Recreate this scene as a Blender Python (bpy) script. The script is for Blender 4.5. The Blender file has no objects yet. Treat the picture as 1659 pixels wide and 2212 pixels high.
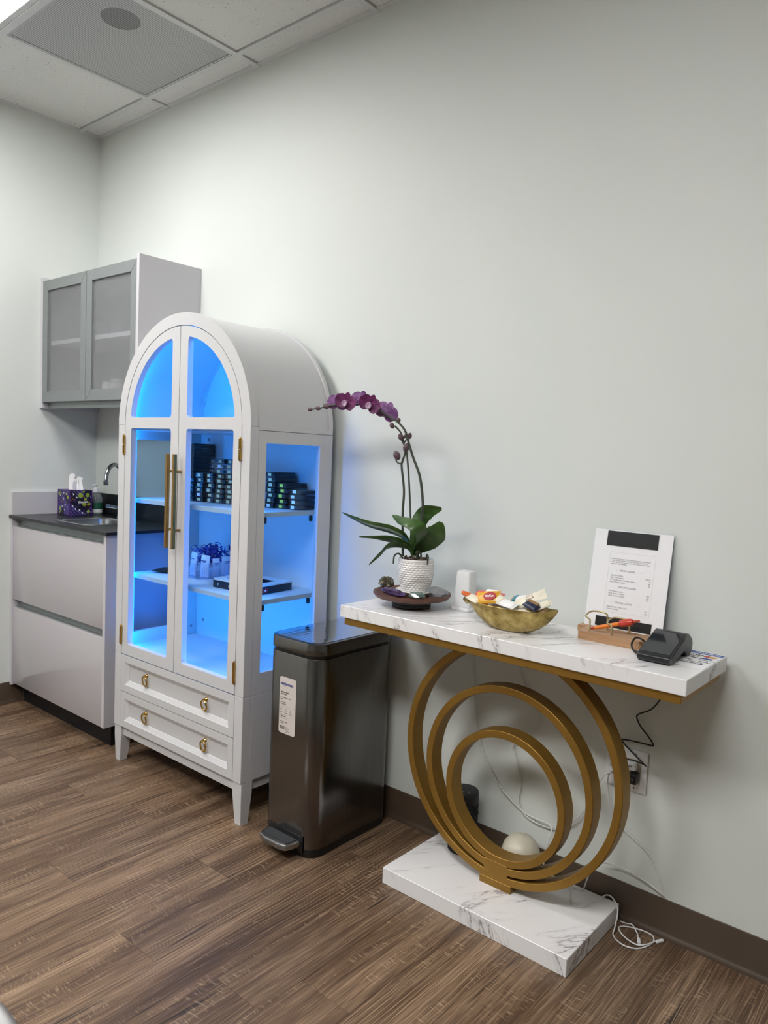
import bpy, bmesh, math, random
from mathutils import Vector, Matrix
random.seed(7)
PI = math.pi
scene = bpy.context.scene
col = scene.collection

# ------------------------------------------------------------------ camera, world, exposure
cam_data = bpy.data.cameras.new('camera')
cam = bpy.data.objects.new('camera', cam_data); col.objects.link(cam)
Rc = Matrix(((0.76404096, 0.079633, -0.64023433), (0.64377211, -0.02886446, 0.76467268), (0.04241316, -0.99640626, -0.07331913)))
cam.matrix_world = Matrix(((Rc[0][0], -Rc[0][1], -Rc[0][2], 3.57), (Rc[1][0], -Rc[1][1], -Rc[1][2], -1.9716),
                           (Rc[2][0], -Rc[2][1], -Rc[2][2], 1.24), (0, 0, 0, 1)))
cam_data.sensor_fit = 'AUTO'; cam_data.sensor_width = 36.0; cam_data.lens = 36.0 * 1616.0 / 2212.0
cam_data.clip_start = 0.02
scene.camera = cam
world = bpy.data.worlds.new('world'); scene.world = world; world.use_nodes = True
world.node_tree.nodes['Background'].inputs[0].default_value = (0.05, 0.05, 0.05, 1)
scene.view_settings.view_transform = 'Standard'
try: scene.view_settings.look = 'None'
except Exception: pass
scene.view_settings.gamma = 1.0
scene.view_settings.use_curve_mapping = False
scene.view_settings.exposure = 0.28
try: scene.cycles.transparent_max_bounces = 40
except Exception: pass
CEIL_LIGHT = 23.5      # emission strength of the troffer diffusers
LED = 66.0             # emission strength of the cabinet's blue strips
LED_COLOR = (0.003, 0.29, 1.0)

# ------------------------------------------------------------------ helpers
def srgb(h):
    h = h.lstrip('#'); v = [int(h[i:i+2], 16) / 255 for i in (0, 2, 4)]
    return tuple((x / 12.92 if x <= .04045 else ((x + .055) / 1.055) ** 2.4) for x in v) + (1,)

class NT:
    def __init__(s, name):
        s.m = bpy.data.materials.new(name); s.m.use_nodes = True
        s.t = s.m.node_tree; s.n = s.t.nodes; s.b = s.n['Principled BSDF']; s.out = s.n['Material Output']
    def add(s, typ, **kw):
        nd = s.n.new(typ)
        for k, v in kw.items(): setattr(nd, k, v)
        return nd
    def link(s, a, b): s.t.links.new(a, b)
    def noise(s, vec, scale, detail=3, rough=.5, dist=0.0):
        nd = s.add('ShaderNodeTexNoise'); nd.inputs['Scale'].default_value = scale
        nd.inputs['Detail'].default_value = detail; nd.inputs['Roughness'].default_value = rough; nd.inputs['Distortion'].default_value = dist
        if vec is not None: s.link(vec, nd.inputs['Vector'])
        return nd
    def mapping(s, vec, scale=(1, 1, 1), rot=(0, 0, 0), loc=(0, 0, 0)):
        nd = s.add('ShaderNodeMapping'); nd.inputs['Scale'].default_value = scale
        nd.inputs['Rotation'].default_value = rot; nd.inputs['Location'].default_value = loc
        s.link(vec, nd.inputs['Vector']); return nd.outputs[0]
    def ramp(s, fac, stops, interp='LINEAR'):
        nd = s.add('ShaderNodeValToRGB'); cr = nd.color_ramp; cr.interpolation = interp
        while len(cr.elements) < len(stops): cr.elements.new(.5)
        for e, (p, c) in zip(cr.elements, stops):
            e.position = p; e.color = c if len(c) == 4 else tuple(c) + (1,)
        s.link(fac, nd.inputs[0]); return nd.outputs[0]
    def mix(s, fac, a, b, mode='MIX'):
        nd = s.add('ShaderNodeMix', data_type='RGBA', blend_type=mode)
        if isinstance(fac, (int, float)): nd.inputs[0].default_value = fac
        else: s.link(fac, nd.inputs[0])
        for v, i in ((a, 6), (b, 7)):
            if isinstance(v, tuple): nd.inputs[i].default_value = v
            else: s.link(v, nd.inputs[i])
        return nd.outputs[2]
    def math(s, op, a, b=None):
        nd = s.add('ShaderNodeMath', operation=op)
        for i, v in enumerate((a, b)):
            if v is None: continue
            if isinstance(v, (int, float)): nd.inputs[i].default_value = v
            else: s.link(v, nd.inputs[i])
        return nd.outputs[0]
    def bump(s, height, strength, dist=.001):
        nd = s.add('ShaderNodeBump'); nd.inputs['Strength'].default_value = strength; nd.inputs['Distance'].default_value = dist
        s.link(height, nd.inputs['Height']); s.link(nd.outputs[0], s.b.inputs['Normal']); return nd
    def pos(s): return s.add('ShaderNodeNewGeometry').outputs['Position']
    def obj(s): return s.add('ShaderNodeTexCoord').outputs['Object']

def mat(name, color, rough=.5, metal=0.0, noise=0.0, nscale=60, bump=0.0, bscale=200, coat=0.0, spec=None, trans=0.0, ior=None, emit=None, estr=0, bdist=.001):
    """a plain procedural material: a base colour with slight mottling and relief"""
    t = NT(name); c = srgb(color) if isinstance(color, str) else color
    t.b.inputs['Base Color'].default_value = c; t.b.inputs['Roughness'].default_value = rough; t.b.inputs['Metallic'].default_value = metal
    if coat: t.b.inputs['Coat Weight'].default_value = coat; t.b.inputs['Coat Roughness'].default_value = .05
    if spec is not None: t.b.inputs['Specular IOR Level'].default_value = spec
    if trans: t.b.inputs['Transmission Weight'].default_value = trans
    if ior: t.b.inputs['IOR'].default_value = ior
    if noise:
        n = t.noise(t.obj(), nscale)
        d = tuple(x * (1 - noise) for x in c[:3]) + (1,); l = tuple(min(1, x * (1 + noise)) for x in c[:3]) + (1,)
        t.link(t.ramp(n.outputs[0], [(.3, d), (.7, l)]), t.b.inputs['Base Color'])
    if bump: t.bump(t.noise(t.obj(), bscale, 4).outputs[0], bump, bdist)
    if emit: t.b.inputs['Emission Color'].default_value = emit; t.b.inputs['Emission Strength'].default_value = estr
    return t.m

def clear_mat(name, tint=(1, 1, 1, 1), refl=.6, extra=0.0, rough=0.02):
    """thin clear sheet: see-through with a fresnel reflection"""
    t = NT(name); t.n.remove(t.b)
    tr = t.add('ShaderNodeBsdfTransparent'); tr.inputs[0].default_value = tint
    gl = t.add('ShaderNodeBsdfGlossy'); gl.inputs['Roughness'].default_value = rough
    fr = t.add('ShaderNodeFresnel'); fr.inputs[0].default_value = 1.45
    front = t.math('SUBTRACT', 1.0, t.add('ShaderNodeNewGeometry').outputs['Backfacing'])     # no inner reflection in a thin sheet
    f = t.math('MULTIPLY', t.math('ADD', t.math('MULTIPLY', fr.outputs[0], refl), extra), front)
    mx = t.add('ShaderNodeMixShader'); t.link(f, mx.inputs[0]); t.link(tr.outputs[0], mx.inputs[1]); t.link(gl.outputs[0], mx.inputs[2])
    t.link(mx.outputs[0], t.out.inputs[0]); return t.m

class MB:
    """collects shapes into one mesh"""
    def __init__(s): s.bm = bmesh.new()
    def box(s, x0, x1, y0, y1, z0, z1, bevel=0, seg=2, M=None):
        r = bmesh.ops.create_cube(s.bm, size=1); v = r['verts']
        bmesh.ops.scale(s.bm, vec=(x1-x0, y1-y0, z1-z0), verts=v)
        bmesh.ops.translate(s.bm, vec=((x0+x1)/2, (y0+y1)/2, (z0+z1)/2), verts=v)
        if bevel:
            ed = {e for q in v for e in q.link_edges}
            r = bmesh.ops.bevel(s.bm, geom=list(ed), offset=bevel, segments=seg, affect='EDGES', profile=.5)
            v = list({q for f in r['faces'] for q in f.verts} | {q for q in v if q.is_valid})
        if M is not None: bmesh.ops.transform(s.bm, matrix=M, verts=v)
        return s
    def tube(s, pts, r, seg=8, closed=False, caps=True):
        pts = [Vector(p) for p in pts]; n = len(pts); rs = r if isinstance(r, (list, tuple)) else [r]*n
        rings = []; prev = None
        for i, p in enumerate(pts):
            if closed: d = pts[(i+1) % n] - pts[i-1]
            else: d = pts[min(i+1, n-1)] - pts[max(i-1, 0)]
            d = d.normalized() if d.length > 1e-9 else Vector((0, 0, 1))
            if prev is None:
                a = Vector((0, 0, 1)) if abs(d.z) < .9 else Vector((1, 0, 0))
                u = d.cross(a).normalized()
            else:
                u = prev - d * prev.dot(d); u = u.normalized() if u.length > 1e-6 else d.orthogonal().normalized()
            prev = u; w = d.cross(u)
            rings.append([s.bm.verts.new(p + (u*math.cos(2*PI*k/seg) + w*math.sin(2*PI*k/seg)) * rs[i]) for k in range(seg)])
        for i in range(n if closed else n-1):
            a, b = rings[i], rings[(i+1) % n]
            for k in range(seg): s.bm.faces.new((a[k], a[(k+1) % seg], b[(k+1) % seg], b[k]))
        if caps and not closed: s.bm.faces.new(rings[0][::-1]); s.bm.faces.new(rings[-1])
        return s
    def lathe(s, prof, c=(0, 0, 0), seg=32, M=None, fn=None):
        vs = []; new = []
        for r, z in prof:
            if r < 1e-6: ring = [s.bm.verts.new((0, 0, z))]
            else: ring = [s.bm.verts.new((r*math.cos(2*PI*k/seg), r*math.sin(2*PI*k/seg), z)) for k in range(seg)]
            vs.append(ring); new += ring
        for a, b in zip(vs, vs[1:]):
            for k in range(seg):
                q = [a[k % len(a)], a[(k+1) % len(a)], b[(k+1) % len(b)], b[k % len(b)]]
                u = []
                for x in q:
                    if x not in u: u.append(x)
                if len(u) > 2: s.bm.faces.new(u)
        if fn:
            for v in new: v.co = fn(v.co)
        if M is not None: bmesh.ops.transform(s.bm, matrix=M, verts=new)
        bmesh.ops.translate(s.bm, vec=c, verts=new)
        return s
    def plate(s, loops, f, d, bevel=0):
        """flat outline with holes (2-D loops), mapped by f(u,v)->point, then thickened along d"""
        edges = []
        for lp in loops:
            v = [s.bm.verts.new(f(*p)) for p in lp]
            edges += [s.bm.edges.new((v[i], v[(i+1) % len(v)])) for i in range(len(v))]
        r = bmesh.ops.triangle_fill(s.bm, edges=edges, use_beauty=True)
        fs = [g for g in r['geom'] if isinstance(g, bmesh.types.BMFace)]
        e = bmesh.ops.extrude_face_region(s.bm, geom=fs)
        nv = [g for g in e['geom'] if isinstance(g, bmesh.types.BMVert)]
        bmesh.ops.translate(s.bm, vec=d, verts=nv)
        return s
    def prism(s, pts, d):
        v = [s.bm.verts.new(p) for p in pts]; fc = s.bm.faces.new(v)
        e = bmesh.ops.extrude_face_region(s.bm, geom=[fc])
        bmesh.ops.translate(s.bm, vec=d, verts=[g for g in e['geom'] if isinstance(g, bmesh.types.BMVert)])
        return s
    def loft(s, rows, closed=False, caps=False):
        R_ = [[s.bm.verts.new(p) for p in row] for row in rows]
        for a, b in zip(R_, R_[1:]):
            m = len(a)
            for k in range(m if closed else m-1): s.bm.faces.new((a[k], a[(k+1) % m], b[(k+1) % m], b[k]))
        if caps: s.bm.faces.new(R_[0][::-1]); s.bm.faces.new(R_[-1])
        return s
    def blob(s, c, size, sub=2, jit=.15, seed=1, M=None):
        r = bmesh.ops.create_icosphere(s.bm, subdivisions=sub, radius=1); rnd = random.Random(seed)
        for v in r['verts']:
            v.co *= 1 + rnd.uniform(-jit, jit); v.co = Vector((v.co.x*size[0], v.co.y*size[1], v.co.z*size[2]))
        if M is not None: bmesh.ops.transform(s.bm, matrix=M, verts=r['verts'])
        bmesh.ops.translate(s.bm, vec=c, verts=r['verts'])
        return s

def wloc(o):
    v = Vector(o.location)
    while o.parent: o = o.parent; v += Vector(o.location)
    return v
def put(name, mesh, m, parent=None):
    o = bpy.data.objects.new(name, mesh); col.objects.link(o)
    if m is not None and not mesh.materials: mesh.materials.append(m)
    if parent is not None: o.parent = parent
    return o
def obj(name, mb, m, parent=None, smooth=30, local=False):
    """ONE mesh object; its vertices are given in room coordinates unless local"""
    bm = mb.bm
    bmesh.ops.recalc_face_normals(bm, faces=bm.faces)
    if parent is not None and not local: bmesh.ops.translate(bm, vec=-wloc(parent), verts=bm.verts)
    me = bpy.data.meshes.new(name); bm.to_mesh(me); bm.free()
    if smooth:
        me.polygons.foreach_set('use_smooth', [True]*len(me.polygons)); me.set_sharp_from_angle(angle=math.radians(smooth))
    return put(name, me, m, parent)
def tag(o, label=None, cat=None, group=None, kind=None):
    if label: o['label'] = label
    if cat: o['category'] = cat
    if group: o['group'] = group
    if kind: o['kind'] = kind
    return o
def thing(name, loc, label, cat, group=None, rz=0):
    o = bpy.data.objects.new(name, None); col.objects.link(o); o.location = loc; o.rotation_euler = (0, 0, rz); o.empty_display_size = .05
    return tag(o, label, cat, group)
def copy_tree(o, parent=None):
    c = o.copy(); col.objects.link(c)
    if parent is not None: c.parent = parent
    for ch in [q for q in bpy.data.objects if q.parent == o]: copy_tree(ch, c)
    return c
def text(s, size, o, xd, yd, m, parent, name='lettering', align='LEFT', stretch=1.0, depth=.0002, bold=0.0):
    """flat printed lettering at point o, running along xd with its top towards yd"""
    cu = bpy.data.curves.new('t', 'FONT'); cu.body = s; cu.size = size; cu.align_x = align; cu.extrude = depth; cu.offset = bold; cu.resolution_u = 2
    t = bpy.data.objects.new('t', cu); col.objects.link(t)
    bpy.context.view_layer.update()
    me = bpy.data.meshes.new_from_object(t.evaluated_get(bpy.context.evaluated_depsgraph_get()))
    bpy.data.objects.remove(t); bpy.data.curves.remove(cu)
    xd = Vector(xd).normalized(); yd = Vector(yd).normalized(); zd = xd.cross(yd)
    M = Matrix.Translation(Vector(o) - (wloc(parent) if parent is not None else Vector())) @ Matrix((xd, yd, zd)).transposed().to_4x4() @ Matrix.Diagonal((stretch, 1, 1, 1))
    me.transform(M); me.materials.clear(); me.name = name
    return put(name, me, m, parent)
def merged(name, m, parent, items):
    """several words of one printed block joined into one flat print"""
    objs = [text(*it[:5], m, parent, name=name, **(it[5] if len(it) > 5 else {})) for it in items]
    bm = bmesh.new()
    for o in objs: bm.from_mesh(o.data)
    me = bpy.data.meshes.new(name); bm.to_mesh(me); bm.free()
    for o in objs: d = o.data; bpy.data.objects.remove(o); bpy.data.meshes.remove(d)
    return put(name, me, m, parent)
def smooth_path(pts, n=6):
    """Catmull-Rom through pts"""
    P = [Vector(p) for p in pts]; out = []
    for i in range(len(P)-1):
        a, b, c, d = P[max(i-1, 0)], P[i], P[i+1], P[min(i+2, len(P)-1)]
        for k in range(n):
            t = k/n
            out.append(.5*((2*b) + (c-a)*t + (2*a-5*b+4*c-d)*t*t + (3*b-a-3*c+d)*t**3))
    return out + [P[-1]]
def rrect(x0, x1, y0, y1, r, n=5):
    out = []
    for cx, cy, a0 in ((x1-r, y1-r, 0), (x0+r, y1-r, 90), (x0+r, y0+r, 180), (x1-r, y0+r, 270)):
        for k in range(n+1):
            a = math.radians(a0 + 90*k/n); out.append((cx + r*math.cos(a), cy + r*math.sin(a)))
    return out
def rot(rx=0, ry=0, rz=0): return (Matrix.Rotation(math.radians(rz), 4, 'Z') @ Matrix.Rotation(math.radians(ry), 4, 'Y') @ Matrix.Rotation(math.radians(rx), 4, 'X'))
def T(*v): return Matrix.Translation(v)

# ------------------------------------------------------------------ materials
M = {}
def wall_material(name, color):
    t = NT(name); p = t.pos(); n = t.noise(p, 1.6, 2)
    c = srgb(color); d = tuple(x*.975 for x in c[:3]) + (1,)
    t.link(t.ramp(n.outputs[0], [(.35, d), (.65, c)]), t.b.inputs['Base Color']); t.b.inputs['Roughness'].default_value = .55
    t.bump(t.noise(p, 260, 3).outputs[0], .12, .0012); return t.m
M['wall'] = wall_material('painted_wall', '#d9deda')
def tile_material():
    t = NT('acoustic_tile'); p = t.pos(); n = t.noise(p, 420, 2); sp = t.noise(p, 130, 1)
    a = t.ramp(n.outputs[0], [(.3, srgb('#cfcfcd')), (.6, srgb('#dededc'))])
    b = t.ramp(sp.outputs[0], [(.24, srgb('#a5a5a3')), (.27, (1, 1, 1, 1))])
    t.link(t.mix(1.0, a, b, 'MULTIPLY'), t.b.inputs['Base Color']); t.b.inputs['Roughness'].default_value = .9
    t.bump(n.outputs[0], .35, .002); return t.m
M['tile'] = tile_material()
M['grid'] = mat('grid_metal', '#cfd0d0', .4, noise=.03)
def perf_material():
    t = NT('perforated_panel'); p = t.pos(); v = t.add('ShaderNodeTexVoronoi'); v.inputs['Scale'].default_value = 150; v.inputs['Randomness'].default_value = 0
    t.link(p, v.inputs['Vector'])
    t.link(t.ramp(v.outputs['Distance'], [(.38, srgb('#808284')), (.5, srgb('#cccece'))]), t.b.inputs['Base Color']); t.b.inputs['Roughness'].default_value = .5
    return t.m
M['perf'] = perf_material()
M['speaker_dark'] = perf_material(); M['speaker_dark'].name = 'speaker_mesh'
for nd in M['speaker_dark'].node_tree.nodes:
    if nd.type == 'VALTORGB': nd.color_ramp.elements[0].color = srgb('#3a3c3e'); nd.color_ramp.elements[1].color = srgb('#8f9192')
def emitter(name, colr, strength):
    t = NT(name); t.n.remove(t.b); e = t.add('ShaderNodeEmission'); e.inputs[0].default_value = tuple(colr[:3]) + (1,); e.inputs[1].default_value = strength
    t.link(e.outputs[0], t.out.inputs[0]); return t.m
M['diffuser'] = emitter('lit_diffuser', (1, .985, .965), CEIL_LIGHT)
M['led'] = emitter('blue_led', LED_COLOR, LED)

def plank_material():
    t = NT('vinyl_plank'); p = t.pos(); oi = t.add('ShaderNodeObjectInfo')
    off = t.add('ShaderNodeVectorMath', operation='MULTIPLY_ADD'); cx = t.add('ShaderNodeCombineXYZ')
    for i in range(3): t.link(oi.outputs['Random'], cx.inputs[i])
    t.link(cx.outputs[0], off.inputs[0]); off.inputs[1].default_value = (37, 53, 11); t.link(p, off.inputs[2]); q = off.outputs[0]
    warp = t.noise(t.mapping(q, (5, .8, 1)), 1.0, 2)
    wv = t.add('ShaderNodeVectorMath', operation='MULTIPLY_ADD'); t.link(warp.outputs['Color'], wv.inputs[0]); wv.inputs[1].default_value = (.05, .05, 0); t.link(q, wv.inputs[2]); w = wv.outputs[0]
    broad = t.noise(t.mapping(w, (16, 1.0, 1)), 1.0, 4, .6)
    base = t.ramp(broad.outputs[0], [(.3, srgb('#4a382b')), (.44, srgb('#69523f')), (.56, srgb('#826a54')), (.7, srgb('#9a8068'))])
    fine = t.noise(t.mapping(w, (330, 7, 1)), 1.0, 3, .7)
    c1 = t.mix(t.ramp(fine.outputs[0], [(.35, (.75,)*3), (.6, (0, 0, 0))]), base, srgb('#3f2e22'))
    c1b = t.mix(t.math('MULTIPLY', t.ramp(fine.outputs[0], [(.56, (0, 0, 0)), (.72, (1, 1, 1))]), .48), c1, srgb('#b29a82'))
    # dark cracks along the grain
    cr = t.noise(t.mapping(w, (26, 1.6, 1), loc=(3, 7, 0)), 1.0, 3, .55)
    c2 = t.mix(t.ramp(cr.outputs[0], [(.28, (.9,)*3), (.335, (0, 0, 0))]), c1b, srgb('#2a1f19'))
    # pale cross saw marks in patches
    saw = t.noise(t.mapping(w, (34, 210, 1)), 1.0, 2, .5); patch = t.noise(t.mapping(q, (22, 3.4, 1), loc=(9, 2, 0)), 1.0, 2)
    sm = t.math('MULTIPLY', t.ramp(saw.outputs[0], [(.56, (0, 0, 0)), (.68, (1, 1, 1))]), t.ramp(patch.outputs[0], [(.5, (0, 0, 0)), (.62, (1, 1, 1))]))
    c3 = t.mix(t.math('MULTIPLY', sm, .5), c2, srgb('#b9a288'))
    # growth-ring lines
    wav = t.add('ShaderNodeTexWave', wave_type='BANDS', bands_direction='X'); wav.inputs['Scale'].default_value = 26; wav.inputs['Distortion'].default_value = 9; wav.inputs['Detail'].default_value = 2
    wav.inputs['Detail Scale'].default_value = .6
    t.link(t.mapping(q, (1, .16, 1)), wav.inputs['Vector'])
    pm = t.ramp(t.noise(t.mapping(q, (6, .9, 1), loc=(1, 5, 0)), 1.0, 1).outputs[0], [(.5, (0, 0, 0)), (.6, (1, 1, 1))])
    lines = t.math('MULTIPLY', t.ramp(wav.outputs[0], [(.9, (0, 0, 0)), (.98, (1, 1, 1))]), pm)
    c4 = t.mix(t.math('MULTIPLY', lines, .4), c3, srgb('#b79d80'))
    tone = t.ramp(oi.outputs['Random'], [(0, (.93, .93, .94)), (1, (1.08, 1.06, 1.03))])
    t.link(t.mix(1.0, c4, tone, 'MULTIPLY'), t.b.inputs['Base Color'])
    t.link(t.ramp(fine.outputs[0], [(.3, (.46,)*3), (.7, (.36,)*3)]), t.b.inputs['Roughness'])
    t.b.inputs['Specular IOR Level'].default_value = .45
    t.bump(fine.outputs[0], .25, .0012); return t.m
M['plank'] = plank_material()
M['subfloor'] = mat('floor_seam', '#2b211b', .7, noise=.1)
M['baseboard'] = mat('rubber_cove_base', '#4a3c30', .45, noise=.05, nscale=20)

def marble_material():
    t = NT('white_marble'); p = t.pos()
    def dot(v):
        nd = t.add('ShaderNodeVectorMath', operation='DOT_PRODUCT'); t.link(p, nd.inputs[0]); nd.inputs[1].default_value = v; return nd.outputs['Value']
    cx = t.add('ShaderNodeCombineXYZ')       # veins lie along tilted sheets through the slab
    for i, (v, k) in enumerate((((-.754, .565, -.335), 11.0), ((.6, .8, 0), 2.0), ((.27, -.2, -.94), 2.6))): t.link(t.math('MULTIPLY', dot(v), k), cx.inputs[i])
    q = cx.outputs[0]
    n = t.noise(q, 1.0, 5, .62, .35)
    v = t.math('ABSOLUTE', t.math('SUBTRACT', n.outputs[0], .47))
    vein = t.ramp(v, [(.0, (1, 1, 1)), (.005, (.55,)*3), (.014, (0, 0, 0))])
    area = t.ramp(t.noise(t.mapping(q, (.95, .8, .8), loc=(5, 1, 3)), 1.0, 2).outputs[0], [(.44, (0, 0, 0)), (.58, (1, 1, 1))])
    halo = t.math('MULTIPLY', t.ramp(v, [(.0, (1, 1, 1)), (.06, (0, 0, 0))]), t.math('MULTIPLY', area, .25))
    c = t.mix(halo, srgb('#e8e7e8'), srgb('#a5a1a4'))
    c = t.mix(t.math('MULTIPLY', t.math('MULTIPLY', vein, area), .85), c, srgb('#7d7378'))
    t.link(c, t.b.inputs['Base Color']); t.b.inputs['Roughness'].default_value = .22; return t.m
M['marble'] = marble_material()
M['gold'] = mat('gold_paint', '#94702f', .42, .6, noise=.06, nscale=30)
M['brass'] = mat('polished_brass', '#c8a45c', .18, 1.0, noise=.04)
M['pale_brass'] = mat('pale_brass', '#c4b78c', .3, .85, noise=.04)
M['old_brass'] = mat('aged_brass', '#9a7a48', .35, 1.0, noise=.12, nscale=80)
M['cabinet'] = mat('white_lacquer', '#cbcbcd', .34, bump=.03, bscale=300)
M['cab_inner'] = mat('white_board', '#d4d6d8', .5, bump=.02)
M['kitchen_white'] = mat('glossy_white_front', '#b9b5b8', .08, coat=.3)
M['kitchen_side'] = mat('white_laminate', '#c6c4c9', .4, bump=.08, bscale=500)
M['alu'] = mat('satin_aluminium', '#8d9293', .42, .45, noise=.03)
M['channel'] = mat('grey_channel', '#8f9696', .4, .5)
M['counter'] = mat('black_stone', '#14161a', .28, noise=.4, nscale=400)
M['kick'] = mat('black_plinth', '#0a0d14', .5, bump=.05)
M['steel'] = mat('stainless_steel', '#b9bcbf', .25, 1.0, noise=.05)
M['chrome'] = mat('grey_chrome', '#8f9498', .16, 1.0, noise=.03)
def frosted():
    t = NT('frosted_glass'); t.b.inputs['Base Color'].default_value = srgb('#dcdee0'); t.b.inputs['Roughness'].default_value = .25
    t.b.inputs['Transmission Weight'].default_value = .84; t.b.inputs['IOR'].default_value = 1.15
    t.bump(t.noise(t.obj(), 900, 2).outputs[0], .05); return t.m
M['frosted'] = frosted()
M['glass'] = clear_mat('door_glass', (.80, .89, .97, 1), .14)
M['clear_plastic'] = clear_mat('clear_plastic', (.86, .89, .93, 1), 1.2, .06, .12)
M['acrylic'] = clear_mat('clear_acrylic', (.92, .95, 1, 1), 1.0, .03)
M['paper'] = mat('white_paper', '#ececef', .6, bump=.03, bscale=90)
M['ink'] = mat('grey_ink', '#8a8a8c', .7)
M['dark_ink'] = mat('black_ink', '#222226', .6)
M['faint_ink'] = mat('pale_ink', '#c9c9c6', .7)
M['blue_ink'] = mat('blue_ink', '#27397f', .6)
M['label_ink'] = mat('label_ink', '#55504e', .7)
M['sticker'] = mat('sticker_paper', '#cfc7c2', .5, noise=.02)
def brushed(name, colr, rough, axis_scale, dist=.0004):
    t = NT(name); t.b.inputs['Base Color'].default_value = srgb(colr); t.b.inputs['Metallic'].default_value = 1; t.b.inputs['Roughness'].default_value = rough
    n = t.noise(t.mapping(t.obj(), axis_scale), 1.0, 3)
    c = srgb(colr); d = tuple(x*.88 for x in c[:3]) + (1,)
    t.link(t.ramp(n.outputs[0], [(.35, d), (.65, c)]), t.b.inputs['Base Color'])
    t.bump(n.outputs[0], .12, dist); return t.m
M['pedal_steel'] = mat('pedal_steel', '#a2a2a2', .3, 1.0, noise=.05)
M['pedal_rubber'] = mat('grey_pedal_pad', '#35373a', .5, bump=.1)
M['black_steel'] = brushed('black_stainless', '#777472', .2, (300, 300, 3))
def lid_material():
    t = NT('wavy_steel_lid'); t.b.inputs['Base Color'].default_value = srgb('#c2c4c9'); t.b.inputs['Metallic'].default_value = 1; t.b.inputs['Roughness'].default_value = .07
    w = t.add('ShaderNodeTexWave', wave_type='BANDS', bands_direction='X'); w.inputs['Scale'].default_value = 16; w.inputs['Distortion'].default_value = 2.2; w.inputs['Detail'].default_value = 1; w.inputs['Detail Scale'].default_value = 1.2
    t.link(t.mapping(t.obj(), (1, .35, 1)), w.inputs['Vector'])
    t.bump(w.outputs[0], .22, .0008); return t.m
M['lid'] = lid_material()
M['black_plastic'] = mat('black_plastic', '#131417', .4, bump=.03)
M['black_fabric'] = mat('black_mesh_fabric', '#0c0d10', .8, bump=.4, bscale=900)
M['terminal'] = mat('black_terminal_shell', '#1b1d21', .32, noise=.04)
M['screen'] = mat('dark_screen', '#22252a', .08, coat=.3)
def wood(name, a, b, sc=(6, 60, 60)):
    t = NT(name); n = t.noise(t.mapping(t.obj(), sc), 1.0, 4, .6, .6)
    t.link(t.ramp(n.outputs[0], [(.3, srgb(a)), (.7, srgb(b))]), t.b.inputs['Base Color']); t.b.inputs['Roughness'].default_value = .42
    t.bump(n.outputs[0], .12, .0006); return t.m
M['acacia'] = wood('dark_acacia', '#4a2c20', '#6f4634', (9, 45, 45))
M['oak'] = wood('oiled_oak', '#a07854', '#bb9470', (8, 90, 90))
M['foot_black'] = mat('black_foot', '#17161b', .4)
M['ceramic'] = mat('white_ceramic', '#e6e4e2', .18, coat=.3)
M['white_plastic'] = mat('white_plastic', '#e4e5e7', .35, noise=.02)
M['cable'] = mat('white_cable', '#dcdcdc', .45)
M['black_cable'] = mat('black_cable', '#0b0b0d', .45)
def leaf_material():
    t = NT('orchid_leaf'); n = t.noise(t.obj(), 30, 3)
    t.link(t.ramp(n.outputs[0], [(.3, srgb('#26421a')), (.7, srgb('#43632a'))]), t.b.inputs['Base Color']); t.b.inputs['Roughness'].default_value = .34
    return t.m
M['leaf'] = leaf_material()
M['stem'] = mat('orchid_stem', '#3d4336', .5, noise=.25, nscale=120)
M['bud'] = mat('orchid_bud', '#5c4650', .5, noise=.2, nscale=80)
def petal(name, a, b, c):
    t = NT(name); n = t.noise(t.mapping(t.obj(), (1, 1, 1)), 60, 3, .6)
    t.link(t.ramp(n.outputs[0], [(.3, srgb(a)), (.52, srgb(b)), (.75, srgb(c))]), t.b.inputs['Base Color']); t.b.inputs['Roughness'].default_value = .5
    t.b.inputs['Subsurface Weight'].default_value = .08; t.b.inputs['Subsurface Radius'].default_value = (.003, .001, .003); return t.m
M['petal_front'] = petal('dark_magenta_petal', '#4d0f44', '#641653', '#7a2a6c')
M['petal_back'] = petal('violet_petal', '#75407f', '#8d5c97', '#a783b0')
M['lip'] = petal('pale_lip', '#b68fb4', '#cdb0cb', '#8d4a70')
M['bark'] = mat('bark_chips', '#4b3d33', .8, noise=.5, nscale=60, bump=.5)
M['tissue'] = mat('white_tissue', '#f0f0ef', .8, bump=.1)
M['speaker_rubber'] = mat('black_rubber', '#101114', .5)
M['cream'] = mat('cream_plastic', '#c9c4b2', .35, noise=.03, nscale=20)

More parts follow.
